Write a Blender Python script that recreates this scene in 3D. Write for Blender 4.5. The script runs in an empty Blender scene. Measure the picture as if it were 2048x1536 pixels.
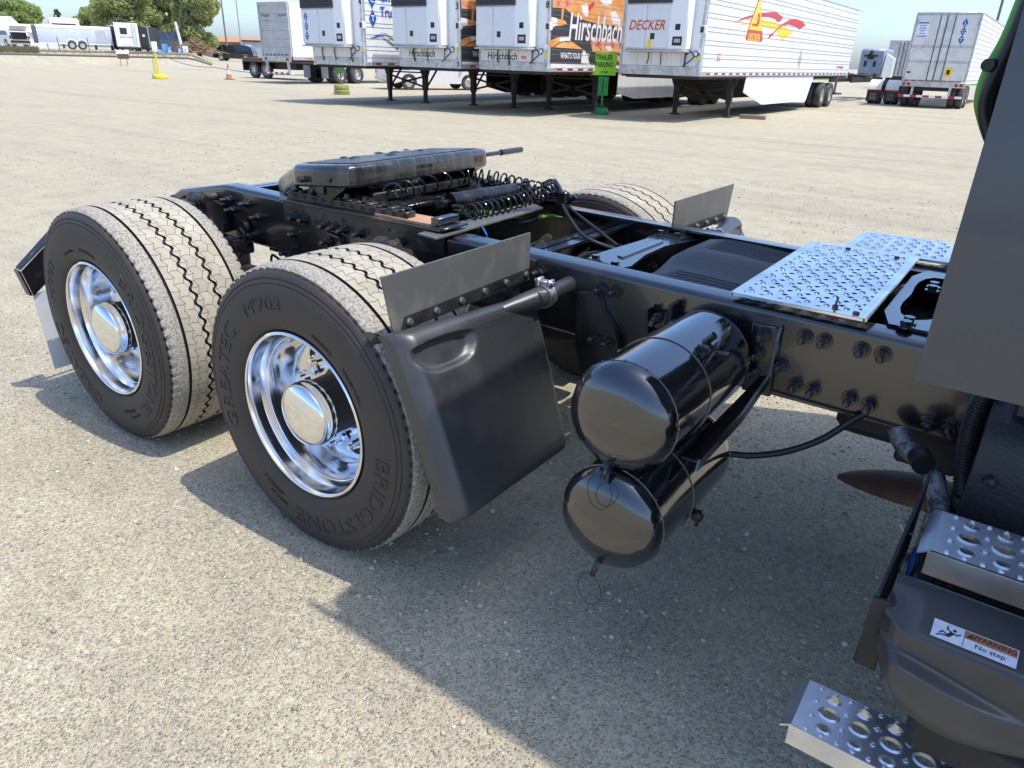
import bpy, math, random
import numpy as np
from mathutils import Vector, Matrix
random.seed(7); rng = np.random.default_rng(11)
S = bpy.context.scene
COL = S.collection
R = math.radians

# ------------------------------------------------------------------ camera, sky, sun, exposure
CAM = (1.8162, -2.4972, 1.6269)
YAW, PITCH, ROLL, FPX = -0.6166, 0.4284, 0.0283, 1423.35
fw = Vector((math.sin(YAW)*math.cos(PITCH), math.cos(YAW)*math.cos(PITCH), -math.sin(PITCH)))
rt = Vector((math.cos(YAW), -math.sin(YAW), 0)); up = rt.cross(fw)
r2 = rt*math.cos(ROLL) + up*math.sin(ROLL); u2 = up*math.cos(ROLL) - rt*math.sin(ROLL)
cd = bpy.data.cameras.new('camera'); cam = bpy.data.objects.new('camera', cd); COL.objects.link(cam)
cd.sensor_width = 36; cd.lens = FPX/2048*36; cd.clip_start = .05; cd.clip_end = 3000
mw = Matrix(((r2.x, u2.x, -fw.x, CAM[0]), (r2.y, u2.y, -fw.y, CAM[1]), (r2.z, u2.z, -fw.z, CAM[2]), (0, 0, 0, 1)))
cam.matrix_world = mw
S.camera = cam
S.render.resolution_x, S.render.resolution_y = 1024, 768

SUNDIR = Vector((0.42, 0.10, 1.0)).normalized()
ELEV = math.asin(SUNDIR.z); AZ = math.atan2(SUNDIR.x, SUNDIR.y)     # azimuth from +Y towards +X
W = bpy.data.worlds.new('World'); S.world = W; W.use_nodes = True
wn = W.node_tree.nodes; wl = W.node_tree.links
sky = wn.new('ShaderNodeTexSky'); sky.sky_type = 'NISHITA'; sky.sun_disc = False
sky.sun_elevation = ELEV; sky.sun_rotation = AZ; sky.air_density = .85; sky.dust_density = 1.7; sky.ozone_density = 7.0
wl.new(sky.outputs[0], wn['Background'].inputs[0]); wn['Background'].inputs[1].default_value = 0.15
sd = bpy.data.lights.new('sun', 'SUN'); sd.energy = 2.0; sd.angle = R(0.53); sd.color = (1, .955, .88)
sun = bpy.data.objects.new('sun', sd); COL.objects.link(sun)
sun.rotation_mode = 'QUATERNION'; sun.rotation_quaternion = SUNDIR.to_track_quat('Z', 'Y')
S.view_settings.view_transform = 'Standard'; S.view_settings.look = 'None'
S.view_settings.exposure = 1.12; S.view_settings.gamma = 1

# ------------------------------------------------------------------ mesh helpers
def V(*a): return np.array(a, float)
def frame(d):
    d = np.array(d, float); d /= np.linalg.norm(d)
    a = V(0, 0, 1) if abs(d[2]) < .9 else V(1, 0, 0)
    u = np.cross(a, d); u /= np.linalg.norm(u)
    return d, u, np.cross(d, u)

class B:
    """collects geometry of ONE object"""
    def __init__(s): s.v = []; s.f = []; s.m = []; s.n = 0
    def add(s, vs, fs, mi=0):
        vs = np.asarray(vs, float).reshape(-1, 3); o = s.n
        s.v.append(vs); s.n += len(vs)
        for i, f in enumerate(fs):
            s.f.append([o+k for k in f]); s.m.append(mi if isinstance(mi, int) else mi[i])
        return s
    def box(s, x0, x1, y0, y1, z0, z1, b=0, mi=0, rot=None, piv=None):
        c = V((x0+x1)/2, (y0+y1)/2, (z0+z1)/2); h = V(abs(x1-x0), abs(y1-y0), abs(z1-z0))/2
        b = min(b, h.min()*.95)
        if b <= 0:
            vs = [c+h*V(i, j, k) for i in (-1, 1) for j in (-1, 1) for k in (-1, 1)]
            fs = [(0, 1, 3, 2), (4, 6, 7, 5), (0, 4, 5, 1), (2, 3, 7, 6), (0, 2, 6, 4), (1, 5, 7, 3)]
        else:
            vs = []; ix = {}
            for i in (-1, 1):
                for j in (-1, 1):
                    for k in (-1, 1):
                        for ax in range(3):
                            q = h.copy()-b; q[ax] = h[ax]; ix[(i, j, k, ax)] = len(vs); vs.append(c+q*V(i, j, k))
            fs = []
            for ax in range(3):
                o1, o2 = (ax+1) % 3, (ax+2) % 3
                for sg in (-1, 1):
                    q = []
                    for a_, b_ in ((-1, -1), (1, -1), (1, 1), (-1, 1)):
                        t = [0, 0, 0]; t[ax] = sg; t[o1] = a_; t[o2] = b_; q.append(ix[(t[0], t[1], t[2], ax)])
                    fs.append(q if sg > 0 else q[::-1])
                for a_ in (-1, 1):
                    for b_ in (-1, 1):     # edge along ax
                        q = []
                        for sg, w in ((-1, o1), (1, o1), (1, o2), (-1, o2)):
                            t = [0, 0, 0]; t[ax] = sg; t[o1] = a_; t[o2] = b_; q.append(ix[(t[0], t[1], t[2], w)])
                        fs.append(q if a_*b_ > 0 else q[::-1])
            for i in (-1, 1):
                for j in (-1, 1):
                    for k in (-1, 1):
                        q = [ix[(i, j, k, 0)], ix[(i, j, k, 1)], ix[(i, j, k, 2)]]
                        fs.append(q if i*j*k > 0 else q[::-1])
        vs = np.array(vs)
        if rot is not None:
            p = c if piv is None else np.array(piv, float)
            vs = (vs-p) @ np.array(rot).T + p
        return s.add(vs, fs, mi)
    def ring(s, rings, closed_u=True, cap0=False, cap1=False, mi=0, mcap=None):
        """rings: list of (n,3) arrays, skinned in order"""
        n = len(rings[0]); vs = np.concatenate(rings); fs = []; ms = []
        for i in range(len(rings)-1):
            for j in range(n if closed_u else n-1):
                k = (j+1) % n
                fs.append((i*n+j, i*n+k, (i+1)*n+k, (i+1)*n+j)); ms.append(mi if isinstance(mi, int) else mi[i])
        if cap0: fs.append(tuple(range(n))[::-1]); ms.append(mcap if mcap is not None else (mi if isinstance(mi, int) else mi[0]))
        if cap1: fs.append(tuple((len(rings)-1)*n+j for j in range(n))); ms.append(mcap if mcap is not None else (mi if isinstance(mi, int) else mi[-1]))
        return s.add(vs, fs, ms)
    def cyl(s, p0, p1, r0, r1=None, n=14, mi=0, caps=True, ph=0):
        r1 = r0 if r1 is None else r1; p0 = np.array(p0, float); p1 = np.array(p1, float)
        d, u, w = frame(p1-p0); t = np.arange(n)/n*2*np.pi+ph
        c = np.cos(t)[:, None]*u+np.sin(t)[:, None]*w
        return s.ring([p0+c*r0, p1+c*r1], cap0=caps, cap1=caps, mi=mi)
    def tube(s, pts, r, n=8, mi=0, caps=True, closed=False):
        pts = np.array(pts, float); m = len(pts); rs = np.broadcast_to(np.array(r, float), (m,))
        tg = np.gradient(pts, axis=0)
        if closed: tg = np.roll(pts, -1, 0)-np.roll(pts, 1, 0)
        tg /= np.linalg.norm(tg, axis=1)[:, None]+1e-12
        _, u, _ = frame(tg[0]); t = np.arange(n)/n*2*np.pi; rings = []
        for i in range(m):
            u = u-tg[i]*(u@tg[i]); u /= np.linalg.norm(u); w = np.cross(tg[i], u)
            rings.append(pts[i]+(np.cos(t)[:, None]*u+np.sin(t)[:, None]*w)*rs[i])
        if closed: rings.append(rings[0])
        return s.ring(rings, cap0=caps and not closed, cap1=caps and not closed, mi=mi)
    def lathe(s, prof, org=(0, 0, 0), axis=(0, 1, 0), n=48, mi=0, cap0=False, cap1=False):
        """prof: (radius, distance along axis)"""
        d, u, w = frame(axis); org = np.array(org, float); t = np.arange(n)/n*2*np.pi
        c = np.cos(t)[:, None]*u+np.sin(t)[:, None]*w
        return s.ring([org+d*a+c*max(r, 1e-5) for r, a in prof], cap0=cap0, cap1=cap1, mi=mi)
    def prism(s, poly, ax, t0, t1, mi=0):
        """polygon in the plane across axis ax ('x': (y,z), 'y': (x,z), 'z': (x,y)) extruded from t0 to t1"""
        def mk(p, t):
            return {'x': (t, p[0], p[1]), 'y': (p[0], t, p[1]), 'z': (p[0], p[1], t)}[ax]
        n = len(poly); vs = [mk(p, t0) for p in poly]+[mk(p, t1) for p in poly]
        fs = [tuple(range(n)), tuple(range(2*n-1, n-1, -1))]+[(i, i+n, (i+1) % n+n, (i+1) % n) for i in range(n)]
        return s.add(vs, fs, mi)
    def quad(s, a, b, c, d, mi=0): return s.add([a, b, c, d], [(0, 1, 2, 3)], mi)
    def slab(s, pts, nrm, t, mi=0):
        """flat polygon of 3D points, thickness t along nrm"""
        p = np.array(pts, float); nrm = np.array(nrm, float); nrm /= np.linalg.norm(nrm); n = len(p)
        fs = [tuple(range(n)), tuple(range(2*n-1, n-1, -1))]+[(i, i+n, (i+1) % n+n, (i+1) % n) for i in range(n)]
        return s.add(np.concatenate([p, p+nrm*t]), fs, mi)
    def grid(s, P, mi=0):
        """P: (a,b,3)"""
        a, b, _ = P.shape
        fs = [(i*b+j, (i+1)*b+j, (i+1)*b+j+1, i*b+j+1) for i in range(a-1) for j in range(b-1)]
        return s.add(P.reshape(-1, 3), fs, mi)
    def mesh(s, name, mats, ang=38):
        me = bpy.data.meshes.new(name)
        me.from_pydata(np.concatenate(s.v).tolist() if s.v else [], [], s.f)
        for m in (mats if isinstance(mats, (list, tuple)) else [mats]): me.materials.append(M[m] if isinstance(m, str) else m)
        me.polygons.foreach_set('material_index', s.m)
        me.polygons.foreach_set('use_smooth', [True]*len(s.f))
        import bmesh
        bm = bmesh.new(); bm.from_mesh(me); bmesh.ops.recalc_face_normals(bm, faces=bm.faces); bm.to_mesh(me); bm.free()
        me.set_sharp_from_angle(angle=R(ang)); me.update()
        return me
    def build(s, name, mats, parent=None, ang=38, loc=None):
        return link(name, s.mesh(name, mats, ang), parent, loc)

def link(name, data, parent=None, loc=None):
    o = bpy.data.objects.new(name, data); COL.objects.link(o)
    if parent is not None: o.parent = parent
    if loc is not None: o.location = loc
    return o
def tag(o, label=None, cat=None, group=None, kind=None):
    if label: o['label'] = label
    if cat: o['category'] = cat
    if group: o['group'] = group
    if kind: o['kind'] = kind
    return o
def thing(name, label, cat, loc=(0, 0, 0), rz=0, group=None):
    o = bpy.data.objects.new(name, None); COL.objects.link(o); o.location = loc; o.rotation_euler = (0, 0, rz)
    o.empty_display_size = .3
    return tag(o, label, cat, group)
def dup(o, parent=None, loc=None, rot=None):
    c = o.copy(); COL.objects.link(c); c.parent = parent
    if loc is not None: c.location = loc
    if rot is not None: c.rotation_euler = rot
    for ch in list(o.children): dup(ch, c)
    return c
def rotm(ax, a):
    c, s_ = math.cos(a), math.sin(a)
    return np.array({'x': [[1, 0, 0], [0, c, -s_], [0, s_, c]], 'y': [[c, 0, s_], [0, 1, 0], [-s_, 0, c]], 'z': [[c, -s_, 0], [s_, c, 0], [0, 0, 1]]}[ax])
def spline(pts, n=8):
    """Catmull-Rom through pts"""
    p = np.array(pts, float); q = np.concatenate([[2*p[0]-p[1]], p, [2*p[-1]-p[-2]]]); out = []
    for i in range(1, len(q)-2):
        for t in np.arange(n)/n:
            a, b, c, d = q[i-1], q[i], q[i+1], q[i+2]
            out.append(.5*((2*b)+(-a+c)*t+(2*a-5*b+4*c-d)*t*t+(-a+3*b-3*c+d)*t**3))
    out.append(p[-1]); return np.array(out)
_dg = None
BOLD = [.012]
def text_mesh(body, size, ext=.002, shear=0., space=1.0, sx=1.0):
    """flat lettering in local XY, baseline at origin, centred in X; returns verts, faces"""
    cu = bpy.data.curves.new('t', 'FONT'); cu.body = body; cu.size = size; cu.extrude = ext; cu.align_x = 'CENTER'
    cu.shear = shear; cu.space_character = space; cu.resolution_u = 2; cu.offset = BOLD[0]*size
    ob = bpy.data.objects.new('t', cu); COL.objects.link(ob)
    dg = bpy.context.evaluated_depsgraph_get()
    me = bpy.data.meshes.new_from_object(ob.evaluated_get(dg))
    v = np.zeros(len(me.vertices)*3); me.vertices.foreach_get('co', v); v = v.reshape(-1, 3); v[:, 0] *= sx
    f = [tuple(p.vertices) for p in me.polygons]
    bpy.data.objects.remove(ob); bpy.data.curves.remove(cu); bpy.data.meshes.remove(me)
    return v, f
def put_text(b, body, size, org, ux, uy, mi=0, ext=.002, shear=0., space=1., sx=1.):
    """lettering placed at org with reading direction ux and up direction uy"""
    v, f = text_mesh(body, size, ext, shear, space, sx)
    ux = V(*ux); uy = V(*uy); ux /= np.linalg.norm(ux); uy /= np.linalg.norm(uy); n = np.cross(ux, uy)
    b.add(np.array(org)+v[:, :1]*ux+v[:, 1:2]*uy+v[:, 2:3]*n, f, mi)

# ------------------------------------------------------------------ materials
M = {}
def mat(name, col, rough=.5, metal=0., coat=0., col2=None, nscale=8., nlo=.35, nhi=.65, bump=0., bscale=60., rvar=0., spec=.5, det=4., stretch=None, bdist=.002):
    m = bpy.data.materials.new(name); m.use_nodes = True; nt = m.node_tree; N = nt.nodes; L = nt.links
    p = N['Principled BSDF']; M[name] = m
    p.inputs['Base Color'].default_value = (*col, 1); p.inputs['Roughness'].default_value = rough
    p.inputs['Metallic'].default_value = metal; p.inputs['Coat Weight'].default_value = coat; p.inputs['Coat Roughness'].default_value = .06
    p.inputs['Specular IOR Level'].default_value = spec
    tc = N.new('ShaderNodeTexCoord'); src = tc.outputs['Object']
    if stretch:
        mp = N.new('ShaderNodeMapping'); mp.inputs['Scale'].default_value = stretch; L.new(src, mp.inputs[0]); src = mp.outputs[0]
    if col2 is not None or rvar:
        nz = N.new('ShaderNodeTexNoise'); nz.inputs['Scale'].default_value = nscale; nz.inputs['Detail'].default_value = det; nz.inputs['Roughness'].default_value = .62
        L.new(src, nz.inputs['Vector'])
        mr = N.new('ShaderNodeMapRange'); mr.inputs[1].default_value = nlo; mr.inputs[2].default_value = nhi; L.new(nz.outputs[0], mr.inputs[0])
        if col2 is not None:
            mx = N.new('ShaderNodeMix'); mx.data_type = 'RGBA'; mx.inputs[6].default_value = (*col, 1); mx.inputs[7].default_value = (*col2, 1)
            L.new(mr.outputs[0], mx.inputs[0]); L.new(mx.outputs[2], p.inputs['Base Color'])
        if rvar:
            m2 = N.new('ShaderNodeMapRange'); m2.inputs[3].default_value = rough; m2.inputs[4].default_value = min(1, rough+rvar)
            L.new(mr.outputs[0], m2.inputs[0]); L.new(m2.outputs[0], p.inputs['Roughness'])
    if bump:
        bz = N.new('ShaderNodeTexNoise'); bz.inputs['Scale'].default_value = bscale; bz.inputs['Detail'].default_value = 3
        L.new(src, bz.inputs['Vector'])
        bp = N.new('ShaderNodeBump'); bp.inputs['Strength'].default_value = bump; bp.inputs['Distance'].default_value = bdist
        L.new(bz.outputs[0], bp.inputs['Height']); L.new(bp.outputs[0], p.inputs['Normal'])
    return m
mat('frame_black', (.008, .008, .010), .22, coat=.6, col2=(.016, .014, .013), nscale=3, nlo=.4, nhi=.75, rvar=.12, bump=.05, bscale=12, bdist=.003, spec=1.0)
mat('gloss_black', (.007, .007, .009), .10, coat=1., rvar=.08, nscale=5, bump=.10, bscale=10, bdist=.004, spec=1.)
mat('dull_black', (.008, .008, .009), .5, col2=(.03, .027, .024), nscale=9, rvar=.2, bump=.2)
mat('grease_black', (.006, .006, .008), .2, col2=(.03, .027, .023), nscale=14, nlo=.45, nhi=.75, rvar=.25, bump=.5, bscale=45, bdist=.006)
mat('cast_dirty', (.022, .02, .018), .3, col2=(.13, .11, .08), nscale=10, nlo=.45, nhi=.8, rvar=.3, bump=.4, bscale=40, bdist=.004)
mat('bolt_steel', (.022, .022, .025), .18, metal=.4, coat=.6, col2=(.13, .12, .105), nscale=40, nlo=.5, nhi=.8, rvar=.25)
mat('zinc', (.62, .6, .56), .3, metal=1, rvar=.2, nscale=50)
mat('chrome', (.86, .86, .87), .035, metal=1, rvar=.05, nscale=6)
mat('alu_polish', (.88, .88, .89), .09, metal=1, rvar=.1, nscale=14)
mat('alu_plate', (.88, .89, .92), .18, metal=1, col2=(.74, .75, .78), nscale=7, rvar=.16, bump=.12, bscale=14, bdist=.003)
mat('alu_step', (.84, .85, .88), .36, metal=1, col2=(.7, .71, .74), nscale=9, rvar=.14, bump=.15, bscale=16, bdist=.003)
mat('hub_black', (.012, .012, .013), .33, col2=(.035, .03, .028), nscale=25, rvar=.3, bump=.5, bscale=60)
mat('plastic_black', (.030, .030, .032), .36, spec=.8, col2=(.07, .066, .062), nscale=4, nlo=.5, nhi=.85, rvar=.15, bump=.5, bscale=500, bdist=.0006, det=6)
mat('plate_grey', (.12, .12, .113), .45, col2=(.24, .23, .20), nscale=9, nlo=.5, nhi=.85, rvar=.2, bump=.1, bscale=20, det=7)
mat('fairing_grey', (.028, .029, .032), .3, coat=.25, col2=(.05, .048, .046), nscale=3, rvar=.12, bump=.05, bscale=6)
mat('cab_paint', (.055, .056, .062), .32, metal=.25, coat=.6, bump=.04, bscale=3)
mat('cover_grey', (.045, .047, .055), .48, col2=(.07, .068, .066), nscale=5, rvar=.15, bump=.3, bscale=300, bdist=.0006)
mat('texture_black', (.02, .021, .025), .42, rvar=.2, nscale=6, bump=.7, bscale=95, bdist=.003)
mat('rubber_hose', (.012, .012, .013), .45)
mat('coil_black', (.012, .012, .013), .22)
mat('hose_green', (.10, .30, .035), .4)
mat('hose_blue', (.03, .16, .45), .4)
mat('rust', (.20, .10, .06), .75, col2=(.07, .045, .035), nscale=6, nlo=.35, nhi=.7, bump=.4, bscale=40)
mat('rust_plank', (.42, .20, .10), .7, col2=(.5, .32, .2), nscale=14, nlo=.3, nhi=.7, bump=.3, bscale=60, stretch=(1, 6, 1))
mat('foil', (.22, .22, .22), .45, metal=.3, col2=(.05, .05, .05), nscale=35, nlo=.45, nhi=.6, bump=.9, bscale=60, bdist=.006)
mat('white_paint', (.82, .82, .81), .32, col2=(.66, .65, .62), nscale=1.6, nlo=.45, nhi=.85, rvar=.15, stretch=(3, 3, .5), det=7)
mat('white_clean', (.85, .85, .85), .3)
mat('unit_white', (.72, .73, .75), .35, col2=(.66, .66, .67), nscale=2, nlo=.45, nhi=.85, rvar=.12, stretch=(2, 2, .8), det=6)
mat('alu_trim', (.6, .6, .6), .4, metal=.6, col2=(.42, .41, .4), nscale=6, rvar=.2)
mat('trailer_grey', (.5, .5, .5), .45, col2=(.4, .4, .39), nscale=3, rvar=.15)
mat('door_alu', (.74, .73, .70), .42, metal=.25, col2=(.62, .61, .58), nscale=2.5, rvar=.2, bump=.3, bscale=7, bdist=.02)
mat('dark_grille', (.03, .033, .04), .5)
mat('seam_dark', (.07, .07, .075), .6); mat('seam_grey', (.22, .22, .23), .6)
mat('under_black', (.012, .012, .012), .6, col2=(.03, .028, .025), nscale=6)
mat('leg_brown', (.05, .043, .037), .7, col2=(.025, .022, .02), nscale=8)
mat('tire_bg', (.03, .029, .028), .75, col2=(.09, .085, .075), nscale=5)
mat('wheel_dull', (.68, .67, .65), .35, metal=.5, col2=(.45, .43, .4), nscale=10)
mat('red_refl', (.42, .02, .02), .3)
mat('red_light', (.35, .01, .012), .15, coat=.5)
mat('orange_light', (.8, .18, .02), .2)
mat('decal_red', (.62, .03, .03), .4); mat('decal_orangered', (.55, .09, .02), .4); mat('decal_yellow', (.85, .62, .03), .4)
mat('decal_blue', (.01, .09, .36), .4); mat('decal_blue2', (.06, .07, .42), .4); mat('decal_green', (.01, .22, .10), .4); mat('decal_black', (.014, .014, .015), .4)
mat('decal_orange', (.78, .27, .03), .4, col2=(.85, .5, .2), nscale=1.5); mat('decal_dark', (.045, .045, .05), .4); mat('decal_white', (.85, .85, .85), .4)
mat('decal_redw', (.62, .06, .04), .4, col2=(.85, .45, .3), nscale=3)
mat('tape_green', (.06, .42, .16), .5)
mat('sign_green', (.25, .62, .02), .5); mat('post_green', (.01, .30, .055), .45, col2=(.008, .2, .04), nscale=6); mat('sign_back', (.05, .20, .04), .5)
mat('yellow_paint', (.78, .68, .03), .5, col2=(.6, .5, .04), nscale=9); mat('base_olive', (.36, .36, .10), .7, col2=(.25, .26, .09), nscale=8)
mat('cone_orange', (.62, .17, .05), .6, col2=(.5, .25, .13), nscale=10); mat('cone_white', (.75, .7, .62), .6)
mat('rope_blue', (.10, .16, .28), .7)
mat('wood', (.35, .25, .15), .8, col2=(.25, .19, .13), nscale=20, stretch=(1, 8, 8)); mat('wood_pole', (.22, .17, .13), .85)
mat('pole_white', (.78, .77, .74), .6); mat('pole_grey', (.35, .36, .36), .5)
mat('car_navy', (.012, .016, .03), .18, coat=.6); mat('car_glass', (.015, .02, .025), .05, spec=.8); mat('car_white', (.78, .78, .77), .25, coat=.4)
mat('car_chrome', (.7, .7, .7), .15, metal=1); mat('car_dkblue', (.03, .05, .09), .3, coat=.4); mat('car_brown', (.05, .04, .035), .35)
mat('cargo_grey', (.46, .48, .50), .42, metal=.15, col2=(.55, .57, .59), nscale=1.2, nlo=.3, nhi=.7, bump=.35, bscale=1.8, bdist=.05)
mat('cargo_dark', (.22, .215, .20), .55, col2=(.16, .155, .15), nscale=4)
mat('rv_white', (.84, .84, .84), .35); mat('rv_black', (.03, .03, .032), .4)
mat('shed_white', (.8, .81, .83), .6); mat('bldg_tan', (.36, .31, .26), .8); mat('bldg_grey', (.4, .4, .4), .7)
mat('roof_orange', (.55, .23, .10), .75, col2=(.45, .2, .1), nscale=2)
mat('tarp_blue', (.06, .2, .42), .6, col2=(.2, .34, .5), nscale=3); mat('post_steel', (.14, .13, .12), .6)
mat('brush_wood', (.36, .24, .13), .9, col2=(.24, .17, .11), nscale=3)
mat('bark', (.10, .08, .06), .9, col2=(.06, .05, .04), nscale=8)
mat('dry_grass', (.36, .32, .17), .9); mat('field_green', (.16, .26, .05), .9)
mat('sleeper_blue', (.30, .36, .43), .4); mat('fender_cream', (.78, .76, .68), .35)
mat('warn_orange', (.36, .12, .04), .45); mat('label_white', (.62, .66, .7), .4, col2=(.5, .53, .58), nscale=60)
def leafmat(name, c1, c2):
    m = mat(name, c1, .6, col2=c2, nscale=1.3, nlo=.3, nhi=.7, det=2); nt = m.node_tree; p = nt.nodes['Principled BSDF']
    p.inputs['Transmission Weight'].default_value = 0
    tr = nt.nodes.new('ShaderNodeBsdfTranslucent'); ms = nt.nodes.new('ShaderNodeMixShader'); ms.inputs[0].default_value = .5
    tr.inputs[0].default_value = (c2[0]*1.4, c2[1]*1.4, c2[2]*.8, 1)
    out = nt.nodes['Material Output']; nt.links.new(p.outputs[0], ms.inputs[1]); nt.links.new(tr.outputs[0], ms.inputs[2]); nt.links.new(ms.outputs[0], out.inputs[0])
leafmat('leaf_green', (.22, .29, .11), (.37, .43, .20)); leafmat('leaf_olive', (.26, .29, .14), (.41, .43, .25)); leafmat('leaf_dark', (.06, .10, .035), (.12, .17, .06))
leafmat('leaf_bright', (.12, .22, .03), (.2, .32, .06))

def ground_material():
    m = bpy.data.materials.new('gravel_yard'); m.use_nodes = True; nt = m.node_tree; N = nt.nodes; L = nt.links; p = N['Principled BSDF']; M['gravel'] = m
    p.inputs['Roughness'].default_value = .9; p.inputs['Specular IOR Level'].default_value = .25
    tc = N.new('ShaderNodeTexCoord'); O = tc.outputs['Object']
    def noise(sc, det=4, vec=O, rough=.6):
        n = N.new('ShaderNodeTexNoise'); n.inputs['Scale'].default_value = sc; n.inputs['Detail'].default_value = det; n.inputs['Roughness'].default_value = rough; L.new(vec, n.inputs['Vector']); return n.outputs[0]
    def rng_(x, a, b, c=0., d=1.):
        n = N.new('ShaderNodeMapRange'); n.inputs[1].default_value = a; n.inputs[2].default_value = b; n.inputs[3].default_value = c; n.inputs[4].default_value = d; L.new(x, n.inputs[0]); return n.outputs[0]
    def mix(f, a, b):
        n = N.new('ShaderNodeMix'); n.data_type = 'RGBA'
        for i, q in ((6, a), (7, b)):
            if isinstance(q, tuple): n.inputs[i].default_value = (*q, 1)
            else: L.new(q, n.inputs[i])
        L.new(f, n.inputs[0]); return n.outputs[2]
    def vor(sc, feat='F1', vec=O):
        n = N.new('ShaderNodeTexVoronoi'); n.feature = feat; n.inputs['Scale'].default_value = sc; L.new(vec, n.inputs['Vector']); return n
    # soil, with darker compacted patches and long faint tyre tracks
    base = mix(rng_(noise(.55, 5), .35, .65), (.525, .459, .308), (.468, .410, .282))
    mp = N.new('ShaderNodeMapping'); mp.inputs['Scale'].default_value = (.10, .9, 1); mp.inputs['Rotation'].default_value = (0, 0, R(-22)); L.new(O, mp.inputs[0])
    base = mix(rng_(noise(.55, 6, mp.outputs[0]), .52, .66, 0, .6), base, (.335, .295, .218))
    mp2 = N.new('ShaderNodeMapping'); mp2.inputs['Scale'].default_value = (.07, 1.6, 1); mp2.inputs['Rotation'].default_value = (0, 0, R(14)); L.new(O, mp2.inputs[0])
    base = mix(rng_(noise(.7, 6, mp2.outputs[0]), .56, .68, 0, .6), base, (.54, .475, .34))
    mp3 = N.new('ShaderNodeMapping'); mp3.inputs['Scale'].default_value = (.22, 3.2, 1); mp3.inputs['Rotation'].default_value = (0, 0, R(-34)); L.new(O, mp3.inputs[0])
    base = mix(rng_(noise(1.0, 7, mp3.outputs[0], .7), .47, .62, 0, .42), base, (.40, .348, .255))
    base = mix(rng_(noise(2.2, 4), .55, .75, 0, .35), base, (.325, .29, .222))
    # small stones of several sizes, each with its own tint
    for sc, lo, hi, amt in ((230., .0, .28, .8), (110., .0, .22, .9), (60., .0, .16, .6)):
        v = vor(sc); 
        tint = N.new('ShaderNodeSeparateColor'); L.new(v.outputs['Color'], tint.inputs[0])
        sel = rng_(tint.outputs[1], .55, .6)
        inside = rng_(v.outputs['Distance'], hi+.12, hi+.2, 1, 0)
        mm = N.new('ShaderNodeMath'); mm.operation = 'MULTIPLY'; L.new(sel, mm.inputs[0]); L.new(inside, mm.inputs[1])
        m3 = N.new('ShaderNodeMath'); m3.operation = 'MULTIPLY'; L.new(mm.outputs[0], m3.inputs[0]); m3.inputs[1].default_value = amt
        stone = mix(tint.outputs[0], (.19, .175, .145), (.68, .61, .48))
        base = mix(m3.outputs[0], base, stone)
    grit = rng_(noise(420, 2), .3, .7, .66, 1.25)
    mu = N.new('ShaderNodeMix'); mu.data_type = 'RGBA'; mu.blend_type = 'MULTIPLY'; mu.inputs[0].default_value = 1
    g2 = rng_(noise(38, 5), .3, .7, .82, 1.16); g3 = rng_(noise(3.2, 6), .3, .7, .90, 1.09)
    for gg in (g2, g3):
        mm_ = N.new('ShaderNodeMath'); mm_.operation = 'MULTIPLY'; L.new(grit, mm_.inputs[0]); L.new(gg, mm_.inputs[1]); grit = mm_.outputs[0]
    L.new(base, mu.inputs[6]); cmb = N.new('ShaderNodeCombineColor')
    for i in range(3): L.new(grit, cmb.inputs[i])
    L.new(cmb.outputs[0], mu.inputs[7]); L.new(mu.outputs[2], p.inputs['Base Color'])
    # relief
    va, vb = vor(95.), vor(260.)
    h1 = rng_(va.outputs['Distance'], 0, .45, 1, 0); h2 = rng_(vb.outputs['Distance'], 0, .45, .35, 0); h3 = rng_(noise(6, 4), 0, 1, 0, 1.8)
    a1 = N.new('ShaderNodeMath'); a1.operation = 'ADD'; L.new(h1, a1.inputs[0]); L.new(h2, a1.inputs[1])
    a2 = N.new('ShaderNodeMath'); a2.operation = 'ADD'; L.new(a1.outputs[0], a2.inputs[0]); L.new(h3, a2.inputs[1])
    bp = N.new('ShaderNodeBump'); bp.inputs['Strength'].default_value = 1.0; bp.inputs['Distance'].default_value = .007
    L.new(a2.outputs[0], bp.inputs['Height']); L.new(bp.outputs[0], p.inputs['Normal'])
ground_material()
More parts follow.
